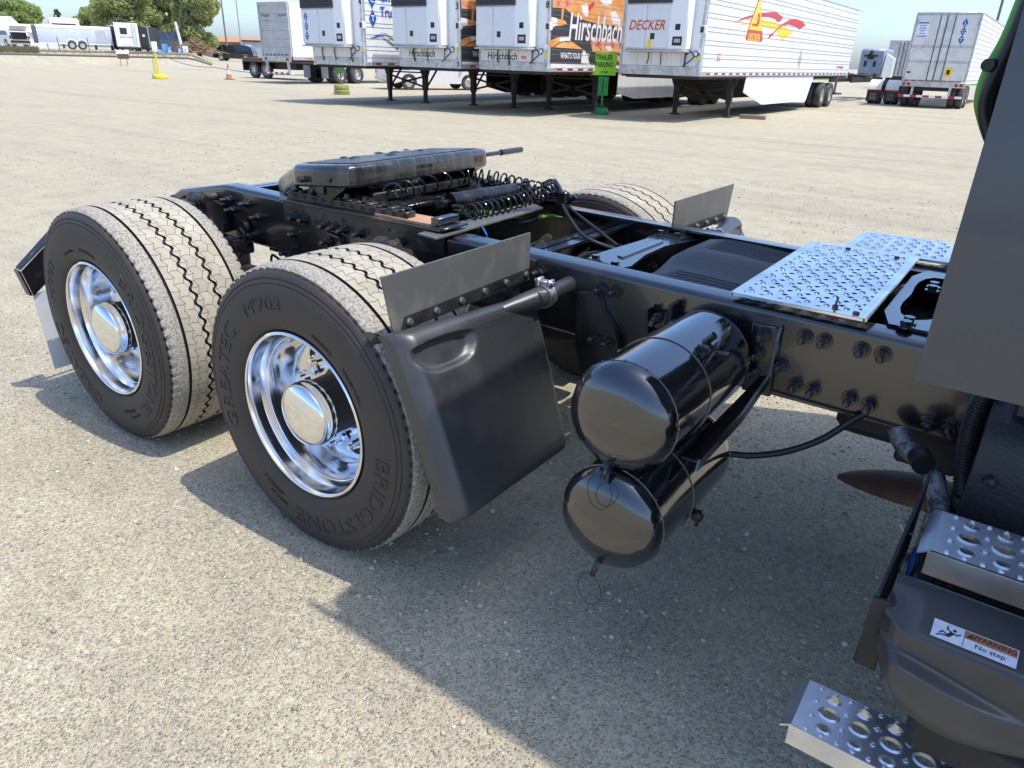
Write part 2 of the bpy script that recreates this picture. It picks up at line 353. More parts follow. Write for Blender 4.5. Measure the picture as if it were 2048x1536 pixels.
def tread_material():
    m = mat('tread_dusty', (.48, .437, .335), .85, col2=(.37, .337, .262), nscale=9, nlo=.35, nhi=.7, bump=.3, bscale=150, bdist=.002, spec=.2)
    nt = m.node_tree; N = nt.nodes; L = nt.links; p = N['Principled BSDF']
    uv = N.new('ShaderNodeUVMap'); uv.uv_map = 'tread'
    # sipes: a brick pattern on the (round, across) coordinates, bent into zigzags
    sx = N.new('ShaderNodeSeparateXYZ'); L.new(uv.outputs[0], sx.inputs[0])
    def mth(op, a, b=None):
        n = N.new('ShaderNodeMath'); n.operation = op
        for i, q in enumerate((a, b)):
            if q is None: continue
            if isinstance(q, (int, float)): n.inputs[i].default_value = q
            else: L.new(q, n.inputs[i])
        return n.outputs[0]
    u, v = sx.outputs[0], sx.outputs[1]
    zig = mth('MULTIPLY', mth('SUBTRACT', mth('PINGPONG', u, .0275), .01375), .55)
    wob = mth('MULTIPLY', mth('SINE', mth('MULTIPLY', v, 150.)), .0022)
    cb = N.new('ShaderNodeCombineXYZ'); L.new(mth('ADD', u, wob), cb.inputs[0]); L.new(mth('ADD', v, zig), cb.inputs[1])
    br = N.new('ShaderNodeTexBrick'); L.new(cb.outputs[0], br.inputs['Vector']); br.inputs['Scale'].default_value = 1.
    br.inputs['Brick Width'].default_value = .055; br.inputs['Row Height'].default_value = .0415; br.inputs['Mortar Size'].default_value = .0011; br.inputs['Mortar Smooth'].default_value = 0.
    br.offset = .5; br.inputs['Color1'].default_value = (1, 1, 1, 1); br.inputs['Color2'].default_value = (.9, .9, .9, 1); br.inputs['Mortar'].default_value = (.10, .09, .08, 1)
    src = p.inputs['Base Color'].links[0].from_socket
    mx = N.new('ShaderNodeMix'); mx.data_type = 'RGBA'; mx.blend_type = 'MULTIPLY'; mx.inputs[0].default_value = 1
    L.new(src, mx.inputs[6]); L.new(br.outputs[0], mx.inputs[7]); L.new(mx.outputs[2], p.inputs['Base Color'])
tread_material()
mat('shoulder_rough', (.19, .178, .15), .9, col2=(.42, .385, .315), nscale=110, nlo=.35, nhi=.6, bump=.8, bscale=120, bdist=.004, spec=.2)
mat('sidewall', (.043, .035, .030), .5, col2=(.060, .049, .041), nscale=5, rvar=.15, bump=.1, bscale=80, bdist=.001, spec=.4)
mat('letter', (.018, .019, .028), .45)
mat('groove', (.02, .019, .018), .85)

# ------------------------------------------------------------------ photo pixel -> point on a known plane
def ray(px, py): return np.array(fw*FPX+r2*(px-1024)+u2*(768-py))
def bp(px, py, ax='z', v=0.):
    d = ray(px, py); i = 'xyz'.index(ax); k = (v-CAM[i])/d[i]
    return np.array(CAM)+k*d
def at(px, D, z=0.):
    """ground point in the direction of pixel column px at horizontal distance D"""
    d = ray(px, 117.7+.0283*(px-1024)); d = d[:2]/np.linalg.norm(d[:2])
    return V(CAM[0]+d[0]*D, CAM[1]+d[1]*D, z)
def sstep(a, b, x): t = np.clip((x-a)/(b-a), 0, 1); return t*t*(3-2*t)
def hground(x, y):
    dx, dy = x-CAM[0], y-CAM[1]; D = np.hypot(dx, dy); an = np.degrees(np.arctan2(dx, dy))
    lft = sstep(-50, -55, an)*sstep(-130, -100, an)
    bank = sstep(-56.6, -58.6, an)*sstep(-130, -100, an)
    return .5*sstep(58, 100, D)*lft + bank*.85*sstep(76, 80, D)

# ------------------------------------------------------------------ ground
rad = np.concatenate([[0, .5, 1, 2, 4, 7, 11, 16, 22, 30, 40, 50], np.arange(58, 78, 4), np.arange(75, 84, .75), np.arange(86, 120, 5), [140, 180, 250, 400, 700, 1500]])
rad = np.unique(rad); ths = np.radians(np.concatenate([np.arange(-180, -75, 5), np.arange(-75, -45, .5), np.arange(-45, 180, 5)]))
RR, TT = np.meshgrid(rad[1:], ths, indexing='ij')
GX, GY = CAM[0]+RR*np.sin(TT), CAM[1]+RR*np.cos(TT)
g = B(); nth = len(ths)
g.ring([np.stack([GX[i], GY[i], hground(GX[i], GY[i])], 1) for i in range(len(rad)-1)])
g.add([(CAM[0], CAM[1], 0)]+[(GX[0][j], GY[0][j], 0) for j in range(nth)], [(0, 1+j, 1+(j+1) % nth) for j in range(nth)])
tag(g.build('ground', 'gravel', ang=180), kind='structure')

# loose stones lying on the yard
def pebbles(n, xr, yr, smin, smax, name, seed, sub=True):
    r_ = np.random.default_rng(seed)
    base = np.array([(1, 0, 0), (-1, 0, 0), (0, 1, 0), (0, -1, 0), (0, 0, 1), (0, 0, -1)], float)
    tri = np.array([(0, 2, 4), (2, 1, 4), (1, 3, 4), (3, 0, 4), (2, 0, 5), (1, 2, 5), (3, 1, 5), (0, 3, 5)])
    # one subdivision for rounder stones
    vs = base.tolist(); ed = {}; nf = []
    def midp(a, b):
        k = (min(a, b), max(a, b))
        if k not in ed:
            q = (np.array(vs[a])+np.array(vs[b])); vs.append((q/np.linalg.norm(q)).tolist()); ed[k] = len(vs)-1
        return ed[k]
    for a, b, c in tri:
        ab, bc, ca = midp(a, b), midp(b, c), midp(c, a); nf += [(a, ab, ca), (b, bc, ab), (c, ca, bc), (ab, bc, ca)]
    if sub: base = np.array(vs); tri = np.array(nf)
    nb = len(base)
    sz = smin*(smax/smin)**(r_.random(n)**2.6)
    pos = np.stack([r_.uniform(*xr, n), r_.uniform(*yr, n)], 1)
    sc = sz[:, None]*r_.uniform(.6, 1.15, (n, 3)); sc[:, 2] *= .65
    jit = 1+r_.uniform(-.22, .22, (n, nb, 1))
    v = base[None]*jit*sc[:, None]
    a = r_.uniform(0, 6.283, n); ca, sa = np.cos(a)[:, None], np.sin(a)[:, None]
    x = v[..., 0]*ca-v[..., 1]*sa; y = v[..., 0]*sa+v[..., 1]*ca
    P_ = np.stack([x+pos[:, :1], y+pos[:, 1:2], v[..., 2]+sc[:, 2:3]*.35], 2).reshape(-1, 3)
    F = (tri[None]+(np.arange(n)*nb)[:, None, None]).reshape(-1, 3)
    me = bpy.data.meshes.new(name); me.vertices.add(len(P_)); me.vertices.foreach_set('co', P_.ravel())
    me.loops.add(F.size); me.loops.foreach_set('vertex_index', F.ravel().astype(np.int32))
    me.polygons.add(len(F)); me.polygons.foreach_set('loop_start', np.arange(0, F.size, 3, dtype=np.int32))
    me.polygons.foreach_set('loop_total', np.full(len(F), 3, np.int32)); me.update(calc_edges=True); me.validate()
    ca_ = me.color_attributes.new('tint', 'FLOAT_COLOR', 'POINT'); t = r_.random(n); w = r_.random(n)*.08
    c = np.repeat(np.stack([t, w, t, np.ones(n)], 1), nb, 0); ca_.data.foreach_set('color', c.ravel().astype(np.float32))
    m = M.get('pebble')
    if m is None:
        m = bpy.data.materials.new('pebble'); m.use_nodes = True; M['pebble'] = m; N = m.node_tree.nodes; L = m.node_tree.links
        at_ = N.new('ShaderNodeAttribute'); at_.attribute_name = 'tint'; sp = N.new('ShaderNodeSeparateColor'); L.new(at_.outputs[0], sp.inputs[0])
        cr = N.new('ShaderNodeValToRGB'); L.new(sp.outputs[0], cr.inputs[0]); e = cr.color_ramp.elements
        e[0].color = (.21, .195, .17, 1); e[1].color = (.64, .585, .48, 1)
        for ps, cc in ((.3, (.36, .32, .24, 1)), (.55, (.46, .39, .26, 1)), (.8, (.46, .41, .32, 1))):
            q = e.new(ps); q.color = cc
        L.new(cr.outputs[0], N['Principled BSDF'].inputs['Base Color']); N['Principled BSDF'].inputs['Roughness'].default_value = .85
        N['Principled BSDF'].inputs['Specular IOR Level'].default_value = .3
    me.materials.append(m); me.polygons.foreach_set('use_smooth', [True]*len(F))
    return tag(link(name, me), 'loose pale and grey pebbles scattered over the gravel yard', 'gravel', kind='stuff')
pebbles(17000, (-3.6, 3.2), (-2.35, 1.6), .0032, .0115, 'loose_gravel', 1)
pebbles(62000, (-3.2, 3.0), (-2.35, .6), .0016, .0042, 'loose_gravel', 3, False)
pebbles(9000, (-12, 6), (1.2, 9), .005, .016, 'loose_gravel', 2)

# ------------------------------------------------------------------ the tractor unit
T = thing('semi_tractor', 'black bobtail semi tractor chassis with two chromed wide-base wheels and fifth wheel', 'truck')
ZT, SL, RW, RH = 1.0068, -.0192, .4422, .258
def ztop(x): return ZT+SL*x
# --- wheels (built round a local axle along Y, outer face towards -Y)
NT = 480
def make_tyre():
    b = B(); th = np.arange(NT)/NT*2*np.pi
    tri_ = np.abs(((np.arange(NT)/8.) % 1)*2-1)*2-1            # zigzag, 60 periods
    flat = np.clip(tri_*1.6, -1, 1)
    notch = ((np.arange(NT) % 6) < 2).astype(float)
    def crown(y): return .5225-.0042*(y/.2)**2-.004*np.clip((abs(y)-.17)/.04, 0, 1)**2
    cols = []   # (y array, r array, material of the strip that follows)
    z0 = np.zeros(NT)
    def col(y, r, m): cols.append((z0+y, z0+r, m))
    G, TD, SH = 1, 0, 2
    for side in (-1, 1):
        seq = []
        seq.append((side*(.2165-.006*notch), .5000-.003*notch, SH if False else 3))
        seq.append((side*(.2135-.007*notch), .5090-.006*notch, SH))
        seq.append((z0+side*.200, .5150+z0, SH))
        if side < 0: left = seq
        else: right = seq[::-1]
    cols += left
    def groove(yc, w, amp, before, after):
        z = amp*flat
        cols.append((yc-w/2+z, z0+crown(yc-w/2), G)); cols.append((yc-w/2*.75+z, z0+crown(yc)-.012, G))
        cols.append((yc+w/2*.75+z, z0+crown(yc)-.012, G)); cols.append((yc+w/2+z, z0+crown(yc+w/2), after))
    cols.append((z0-.175, z0+crown(.175), SH))
    groove(-.142, .013, 0, SH, TD)
    cols.append((z0-.095, z0+crown(.095), TD)); groove(-.048, .014, .0085, TD, TD)
    cols.append((z0, z0+crown(0), TD)); groove(.048, .014, -.0085, TD, TD)
    cols.append((z0+.095, z0+crown(.095), TD)); groove(.142, .013, 0, TD, SH)
    cols.append((z0+.175, z0+crown(.175), SH))
    cols += right
    rings = []; ms = []
    for y, r, m in cols:
        rings.append(np.stack([r*np.sin(th), y, r*np.cos(th)], 1)); ms.append(m)
    ms = ms[:-1]; ms[-2] = SH; ms[-1] = 3
    b.ring(rings, mi=ms)
    for s in (-1, 1):
        prof = [(.5000, .2165), (.496, .2225), (.487, .2265), (.4815, .2285), (.480, .2262), (.4765, .2262), (.475, .2300), (.466, .2330), (.4645, .2312), (.4605, .2312), (.459, .2345), (.440, .2385), (.410, .2405), (.375, .2400), (.345, .2365), (.325, .2310), (.312, .2240), (.302, .2120), (.297, .200)]
        t2 = np.arange(160)/160*2*np.pi
        b.ring([np.stack([r*np.sin(t2), 0*t2+s*y, r*np.cos(t2)], 1) for r, y in prof], mi=3)
    me = None
    # tyre stands on the ground: flatten the contact patch
    vs = np.concatenate(b.v); vs[:, 2] = np.maximum(vs[:, 2], -.5055); b.v = [vs]
    me = b.mesh('tyre', ['tread_dusty', 'groove', 'shoulder_rough', 'sidewall'], 50)
    uvl = me.uv_layers.new(name='tread'); co = np.zeros(len(me.vertices)*3); me.vertices.foreach_get('co', co); co = co.reshape(-1, 3)
    li = np.zeros(len(me.loops), np.int32); me.loops.foreach_get('vertex_index', li)
    a = np.arctan2(co[:, 0], co[:, 2]); U = a[li]*.52
    ls = np.zeros(len(me.polygons), np.int32); lt = np.zeros(len(me.polygons), np.int32)
    me.polygons.foreach_get('loop_start', ls); me.polygons.foreach_get('loop_total', lt)
    for s_, t_ in zip(ls, lt):
        seg = U[s_:s_+t_]
        if seg.max()-seg.min() > 1.6: U[s_:s_+t_] = np.where(seg < 0, seg+2*np.pi*.52, seg)
    # keep the across coordinate clear of the zigzag so that sipes run straight over the ribs
    uvl.data.foreach_set('uv', np.stack([U+4, co[li, 1]+.4157+.0208], 1).ravel().astype(np.float32))
    return me
tyre_me = make_tyre()
def make_rim():
    b = B()
    prof = [(.262, .19), (.285, .20), (.297, .203), (.300, .2), (.300, .19), (.27, .17), (.262, .1), (.262, -.14), (.29, -.19), (.297, -.206), (.3005, -.216), (.2995, -.2235), (.295, -.2265), (.2895, -.2245), (.2865, -.218), (.2840, -.200), (.2800, -.162), (.2755, -.1565), (.2660, -.1500), (.2620, -.138), (.2590, -.10), (.2555, -.055), (.2500, -.036), (.2420, -.0245), (.2320, -.0205), (.228, -.0200), (.200, -.0215), (.150, -.0235), (.118, -.024)]
    b.lathe(prof, n=96)
    return b.mesh('wheel', 'alu_polish', 30)
rim_me = make_rim()
b = B(); b.lathe([(.119, -.02), (.112, -.03), (.106, -.05), (.104, -.10), (.104, -.165), (.110, -.168), (.112, -.176)], n=48, mi=0); hub_me = b.mesh('hub', 'hub_black')
b = B(); b.lathe([(.104, -.158), (.1135, -.160), (.1150, -.166), (.1150, -.188), (.1120, -.192), (.1125, -.205), (.1100, -.214), (.1035, -.2195), (.085, -.2285), (.06, -.2355), (.03, -.239), (.0, -.240)], n=64); cap_me = b.mesh('hub_cap', 'chrome', 40)
b = B(); b.cyl((0, -.03, 0), (0, -.045, 0), .023, n=16); b.cyl((0, -.045, 0), (0, -.078, 0), .0165, .0155, n=6); b.cyl((0, -.078, 0), (0, -.098, 0), .0095, n=12); nut_me = b.mesh('lug_nut', 'chrome')
b = B(); t = np.linspace(0, 2*np.pi, 20, endpoint=False)
b.ring([np.stack([.017*np.cos(t), 0*t-.0295, .031*np.sin(t)], 1), np.stack([.0155*np.cos(t), 0*t-.0285, .029*np.sin(t)], 1)]); b.add(np.stack([.0158*np.cos(t), 0*t-.0290, .0295*np.sin(t)], 1), [tuple(range(20))]); hole_me = b.mesh('hand_hole_shade', 'dull_black')  # dark oval laid on the disc, colour standing in for a hand hole's shade
def arc_text(b, body, size, rad_, ang, y, ext=.0012, sx=1., space=1., inside=False):
    """lettering bent round the wheel; ang in degrees counter-clockwise from +X as seen from the outer side"""
    v, f = text_mesh(body, size, ext, 0, space, sx)
    th_ = R(ang)-v[:, 0]/rad_ if not inside else R(ang)+v[:, 0]/rad_
    rr = rad_+v[:, 1]-size*.35 if not inside else rad_-v[:, 1]+size*.35
    prof_r = np.array([.312, .325, .345, .375, .41, .44, .459, .475]); prof_y = np.array([.224, .231, .2365, .24, .2405, .2385, .2345, .23])
    yy = -np.interp(rr, prof_r, prof_y)
    b.add(np.stack([rr*np.cos(th_), yy-ext-v[:, 2]-.0002, rr*np.sin(th_)], 1), f)
letters = []; BOLD[0] = 0
for body, size, rad_, ang, sx in (('BRIDGESTONE', .082, .405, -50, 1.28), ('GREATEC', .086, .402, 171, 1.22), ("M'703", .062, .398, 108, 1.45), ('TUBELESS RADIAL', .016, .355, 35, 1), ('MADE IN U.S.A.', .014, .35, 62, 1), ('455/55R22.5', .022, .372, -118, 1), ('REGROOVABLE', .014, .40, -112, 1)):
    b = B(); arc_text(b, body, size, rad_, ang, 0, sx=sx); letters.append(b.mesh('tyre_lettering', 'letter', 30))
BOLD[0] = .012
YC = -.9445; ZC = .5046
def wheel(x, side, spin, full=True):
    w = link('wheel', rim_me, T); w.location = (x, YC if side < 0 else -YC, ZC+.001)
    if side > 0: w.rotation_euler = (0, 0, math.pi)
    link('tyre', tyre_me, w)
    if full:
        link('hub', hub_me, w); link('hub_cap', cap_me, w)
        for k in range(10):
            a = R(spin+k*36+12); link('lug_nut', nut_me, w, (.1675*math.cos(a), 0, .1675*math.sin(a)))
            a = R(spin+k*36+30)
            h = link('hand_hole_shade', hole_me, w, (.206*math.cos(a), .0065, .206*math.sin(a))); h.rotation_euler = (0, -a, 0)
        for me_ in letters: o = link('tyre_lettering', me_, w); o.rotation_euler = (0, -R(spin), 0)
    return w
wheel(0, -1, 0); wheel(-1.32, -1, 48); wheel(0, 1, 0, False); wheel(-1.32, 1, 0, False)

# --- axles
for x in (0, -1.32):
    b = B(); b.cyl((x, -.93, ZC), (x, .93, ZC), .062, n=18); b.lathe([(.06, -.24), (.12, -.17), (.19, -.07), (.21, 0), (.19, .09), (.12, .19), (.06, .26)], (x, .02, ZC), n=24)
    b.cyl((x, -.72, ZC), (x, -.60, ZC), .19, .19, n=30); b.cyl((x, .60, ZC), (x, .72, ZC), .19, n=30); b.cyl((x+.12, .02, ZC+.06), (x+.42, .02, ZC+.07), .08, .05, n=16)
    b.build('axle', 'dull_black', T)
    for s in (-1, 1):
        q = B(); q.lathe([(.02, .0), (.10, .01), (.125, .05), (.13, .12), (.125, .19), (.10, .23), (.03, .24)], (x-.28, s*.36, .50), (0, 0, 1), n=24); q.build('air_spring', 'rubber_hose', T)
        q = B(); q.cyl((x+.30, s*.50, .60), (x+.12, s*.50, .60), .085, n=20); q.cyl((x+.12, s*.5, .6), (x+.08, s*.5, .6), .03, n=10); q.build('brake_chamber', 'dull_black', T)
# --- frame rails: a channel with rounded corners
def rail(sgn):
    yo, ti, fl, rc = RW, .009, .088, .02
    arc = [(yo-rc+rc*math.sin(a), -rc+rc*math.cos(a)) for a in np.linspace(0, math.pi/2, 6)]
    top = [(yo-fl, 0)]+arc
    outer = top+[(y, -RH-z) for y, z in top[::-1]]
    inner = [(yo-fl, -RH+ti), (yo-rc, -RH+ti), (yo-ti, -RH+rc), (yo-ti, -rc), (yo-rc, -ti), (yo-fl, -ti)]
    prof = np.array(outer+inner)
    st = [(4.6, 0, 0), (-1.36, 0, 0), (-1.40, .001, 0), (-1.79, .072, .01), (-1.81, .082, .012), (-1.945, .150, .06)]
    rings = []
    for x, dt, db in st:
        q = prof.copy(); z = q[:, 1]; f = np.clip(-z/RH, 0, 1); z2 = z-dt*(1-f)+db*f
        rings.append(np.stack([np.full(len(q), x), sgn*q[:, 0], ztop(x)+z2], 1))
    b = B(); b.ring(rings, cap0=True, cap1=True); o = b.build('frame_rail', 'frame_black', T, 40)
    return o
rail_n = rail(-1); rail_f = rail(1)
# bolt: washer, nut and threaded stud, pointing to -Y
b = B(); b.cyl((0, 0, 0), (0, -.005, 0), .0245, .0235, n=20); b.cyl((0, -.005, 0), (0, -.024, 0), .0185, .0175, n=6); b.cyl((0, -.024, 0), (0, -.050, 0), .0105, n=12); b.cyl((0, -.050, 0), (0, -.055, 0), .0105, .007, n=12); bolt_me = b.mesh('bolt', 'bolt_steel')
b = B(); b.cyl((0, 0, 0), (0, -.003, 0), .015, n=16); b.cyl((0, -.003, 0), (0, -.013, 0), .0115, n=6); bolt2_me = b.mesh('bolt', 'bolt_steel')
b = B(); b.cyl((0, 0, 0), (0, 0, .005), .021, n=18); b.cyl((0, 0, .005), (0, 0, .02), .015, n=6); bolt_up_me = b.mesh('bolt', 'bolt_steel')
b = B(); b.cyl((0, 0, 0), (0, 0, .003), .011, n=14); b.cyl((0, 0, .003), (0, 0, .011), .0085, n=6); zbolt_me = b.mesh('bolt', 'zinc')
for px, py in [(1608, 676), (1646, 684), (1721, 702), (1764, 712), (1588, 773), (1623, 782), (1697, 800), (1736, 813), (1857, 848), (1897, 860), (1560, 733)]:
    p = bp(px, py, 'y', -.457); link('bolt', bolt_me, rail_n, (p[0], -RW, p[2]))
for X, Y in [(630, 570), (660, 655), (780, 605), (870, 715), (850, 855)]:
    p = bp(300+X/4.096, 260+Y/4.096, 'y', -.457); link('bolt', bolt_me, rail_n, (p[0], -RW, p[2]))
for px, py in [(1200, 580), (1228, 585), (1075, 545)]:
    p = bp(px, py, 'y', -.46); link('bolt', bolt_me, rail_n, (p[0], -RW, p[2]))
for x in (1.0, 1.384, 1.435, 1.537, 1.592, 1.743):
    for z in (.917, .765):
        o = link('bolt', bolt_me, rail_f, (x, RW-.009, z)); 
q = B(); q.cyl((.92, -RW-.001, .915), (.92, -RW-.0022, .915), .008, n=12); q.build('web_hole', 'groove', rail_n)

# cross members between the rails
for x, z0, z1 in ((-1.80, .74, .93), (-1.05, .76, .97), (.30, .74, .95), (1.95, .72, .93)):
    b = B(); b.box(x-.05, x+.05, -RW+.01, RW-.01, z0, z0+.012); b.box(x-.05, x+.05, -RW+.01, RW-.01, z1-.012, z1); b.box(x-.006, x+.006, -RW+.01, RW-.01, z0, z1)
    b.build('cross_member', 'frame_black', T)
# rear hangers on the web: pieces traced on the web plane
def webplate(name, pts, y, th, m, parent=T):
    P3 = [bp(px, py, 'y', y) for px, py in pts]; b = B(); b.slab(P3, (0, 1, 0), th, 0); return b.build(name, m, parent)
webplate('hanger_plate', [(413, 395), (442, 410), (447, 440), (448, 466), (437, 460), (420, 430)], -.475, .03, 'dull_black')
webplate('hanger_plate', [(606, 452), (636, 456), (678, 474), (686, 505), (680, 520), (598, 520), (604, 490)], -.47, .025, 'frame_black')
webplate('hanger_plate', [(1155, 585), (1196, 590), (1205, 625), (1228, 660), (1236, 690), (1232, 735), (1165, 760), (1150, 690)], -.475, .03, 'frame_black')
webplate('hanger_flange', [(1290, 622), (1296, 619), (1296, 690), (1288, 700)], -.50, .055, 'dull_black')
webplate('hanger_flange', [(1328, 628), (1334, 626), (1334, 680), (1328, 686)], -.50, .055, 'dull_black')
webplate('hanger_plate', [(1290, 625), (1334, 626), (1334, 690), (1290, 700)], -.452, .008, 'dull_black')
for px, py in [(590, 468), (655, 484), (1190, 675), (1216, 685), (1313, 642), (610, 515), (575, 505)]:
    p = bp(px, py, 'y', -.485); link('bolt', bolt_me, T, (p[0], -.475, p[2]))
# rubber-bushed rod ends that stick out beside the rail
def bushing(px, py, y0, y1, r, L_=.065):
    """rubber-bushed rod end lying along the rail, carried on a stub from the web"""
    p = bp(px, py, 'y', (y0+y1)/2); x, y, z = p; b = B()
    b.lathe([(r*.32, -L_*1.25), (r*.34, -L_), (r*.62, -L_), (r*.62, -L_*.78), (r*.9, -L_*.75), (r, -L_*.5), (r*.93, -L_*.1), (r*1.04, -L_*.05), (r*1.04, L_*.3), (r*.8, L_*.36), (r*.85, L_*.7), (r*.62, L_*.75), (r*.62, L_), (.001, L_)], (x, y, z), (1, 0, 0), n=20)
    b.cyl((x, -.44, z), (x, y, z), r*.55, n=14); return b.build('bushing', 'cast_dirty', T)
bushing(396, 397, -.58, -.50, .034); bushing(774, 491, -.58, -.50, .034); bushing(352, 396, -.50, -.46, .015, .04)
# shock absorber and stay behind the first axle
b = B(); p = bp(396, 400, 'y', -.53); b.cyl((p[0], -.53, p[2]), (p[0]+.16, -.55, .40), .032, n=16); b.build('shock_absorber', 'dull_black', T)
b = B(); p = bp(775, 495, 'y', -.53); b.cyl((p[0], -.53, p[2]), (p[0]+.14, -.55, .40), .032, n=16); b.build('shock_absorber', 'dull_black', T)
b = B(); p = bp(475, 555, 'y', -.5); b.cyl((p[0], -.5, p[2]+.09), (p[0], -.5, .45), .02, n=14); b.build('levelling_rod', 'pole_grey', T)
# levelling valve with its hooked line
p = bp(482, 478, 'y', -.5); b = B(); b.cyl((p[0]-.02, -.45, p[2]+.045), (p[0]-.02, -.475, p[2]+.045), .036, n=20); b.box(p[0]-.04, p[0]+.03, -.51, -.45, p[2]-.07, p[2]-.02, .006)
for dx in (-.05, -.015, .03): b.cyl((p[0]+dx, -.45, p[2]-.01), (p[0]+dx, -.535, p[2]-.01), .008, n=8)
b.build('levelling_valve', 'grease_black', T)
b = B(); q = spline([(p[0]-.02, -.485, p[2]+.05), (p[0]+.03, -.50, p[2]+.03), (p[0]+.035, -.51, p[2]-.03), (p[0]+.005, -.53, p[2]-.085), (p[0]-.06, -.54, p[2]-.055), (p[0]-.075, -.53, p[2]-.03)]); b.tube(q, .0045, 8); b.build('air_line', 'coil_black', T)
b = B(); q = spline([bp(560, 520, 'y', -.5), bp(545, 510, 'y', -.5), bp(543, 525, 'y', -.5), bp(548, 540, 'y', -.5)]); b.tube(q, .006, 8); b.build('air_line', 'coil_black', T)

# --- fifth wheel mounting
for s in (-1, 1):
    b = B(); b.box(-.93, .03, s*.455, s*.442, .925, 1.022, .003); b.box(-.93, .03, s*.48, s*.36, 1.022, 1.031, .003); mo = b.build('mounting_angle', 'cast_dirty' if s < 0 else 'frame_black', T)
    if s < 0:
        for px, py in [(591, 436), (610, 440), (652, 452), (669, 456), (688, 461), (720, 468)]:
            p = bp(px, py, 'y', -.465); link('bolt', bolt_me, mo, (p[0], -.455, p[2]))
    b = B(); y0, y1 = (s*.448, s*.392)
    b.box(-.90, -.17, y0, y1, 1.0305, 1.066, .003); b.box(-.92, -.17, y0-s*.012, y1, 1.031, 1.040, .002)
    for k in range(12): b.box(-.885+k*.0605, -.855+k*.0605, y0-s*.0005, y1, 1.066, 1.0745, .003)
    rk = b.build('slide_rack', 'cast_dirty' if s < 0 else 'grease_black', T)
    for k in range(12):
        q_ = B(); q_.box(-.853+k*.0605, -.828+k*.0605, y0+s*.0012, y0-s*.004, 1.043, 1.060, .0005); q_.build('slot_shade', 'groove', rk)  # dark plate on the solid bar, painted shade of a slot
    for k in range(7): link('bolt', bolt_up_me, rk, (-.87+k*.111, s*.421, 1.0735))
    b = B(); b.box(-.34, -.012, s*.455, s*.345, 1.0315, 1.042, .001); b.build('rusty_plate', 'rust_plank', T)['label'] = 'bare rusty orange plate on the rail'
    b = B(); b.box(-.030, .008, s*.46, s*.335, 1.0422, 1.068, .002); b.build('stop_block', 'frame_black', T); b = B(); b.box(-.06, .05, s*.475, s*.33, 1.0312, 1.0385, .001); b.build('stop_plate', 'frame_black', T)
    for k in range(9):
        q_ = B(); zz_ = .985-.03*(k % 3); q_.cyl((-.80+k*.09, s*.4552, zz_), (-.80+k*.09, s*.4562, zz_), .0075+.003*(k % 2), n=12); q_.build('hole', 'groove', mo)  # dark disc on the face, the shade of a hole put in as colour
    # pedestal that carries the plate
    b = B(); b.prism([(-.80, 1.15), (-.47, 1.15), (-.52, 1.11), (-.60, 1.062), (-.66, 1.062), (-.735, 1.11), (-.79, 1.12)], 'y', s*.455, s*.40)
    b.prism([(-.78, 1.046), (-.44, 1.046), (-.54, 1.11), (-.70, 1.11)], 'y', s*.39, s*.30); b.box(-.86, -.38, s*.40, s*.20, 1.036, 1.047, .002)
    b.build('pedestal', 'grease_black', T)
    b = B(); b.box(-.70, -.60, s*.474, s*.455, 1.135, 1.155, .004); b.cyl((-.745, s*.455, 1.135), (-.745, s*.50, 1.135), .014, n=12); b.cyl((-.575, s*.455, 1.15), (-.575, s*.485, 1.15), .011, n=12); b.box(-.68, -.63, s*.466, s*.455, 1.08, 1.14, .003); b.build('pivot_bracket', 'cast_dirty', T)
b = B(); b.box(-.62, -.34, -.36, .36, 1.028, 1.036, .001); b.box(-.40, -.33, -.38, .38, 1.036, 1.050, .004); b.box(-.75, -.69, -.38, .38, 1.03, 1.05, .003); b.build('slide_base', 'grease_black', T)
b = B(); b.box(-.54, -.47, -.33, .33, 1.05, 1.09, .006); b.build('slide_beam', 'dull_black', T)
# the top plate: body, raised wear surface, ramps and throat
out = [(-.455, -.40), (-.455, .40), (-.475, .455), (-.52, .475), (-.80, .475), (-.835, .455), (-.88, .40), (-1.10, .34), (-1.10, .12), (-.93, .05), (-.86, .035), (-.86, -.035), (-.93, -.05), (-1.10, -.12), (-1.10, -.34), (-.88, -.40), (-.835, -.455), (-.80, -.475), (-.52, -.475), (-.475, -.455)]
def inset(o, d):
    c = np.array(o).mean(0); o = np.array(o); n = len(o); r = []
    for i in range(n):
        e1 = o[i]-o[i-1]; e2 = o[(i+1) % n]-o[i]; n1 = V(e1[1], -e1[0])/np.linalg.norm(e1); n2 = V(e2[1], -e2[0])/np.linalg.norm(e2); m_ = n1+n2; m_ /= max(m_@m_/2, .5)
        r.append(o[i]+m_*d)
    return np.array(r)
def tilt(p):
    p = np.array(p, float).copy(); p[..., 2] += .085*(p[..., 0]+.63)+.004; return p
def bt(b): b.v = [tilt(v) for v in b.v]; return b
lv = [(-.012, 1.108), (0, 1.118), (0, 1.172), (-.003, 1.184), (-.010, 1.193), (-.020, 1.198), (-.034, 1.2)]
rings = []
for d, z in lv:
    q = inset(out, d); zz = np.where(q[:, 0] < -.9, z-.11*np.clip((-.9-q[:, 0])/.3, 0, 1)**1.1-.0, z)
    rings.append(tilt(np.stack([q[:, 0], q[:, 1], zz], 1)))
b = B(); b.ring(rings, cap1=True, cap0=True); fifth = b.build('fifth_wheel_plate', 'cast_dirty', T, 30)
fifth.data.materials.clear(); mat('fw_steel', (.035, .035, .035), .16, metal=.3, coat=.5, col2=(.11, .10, .085), nscale=8, nlo=.45, nhi=.8, rvar=.35, stretch=(1, 2.5, .6), bump=.35, bscale=35, bdist=.004); fifth.data.materials.append(M['fw_steel'])
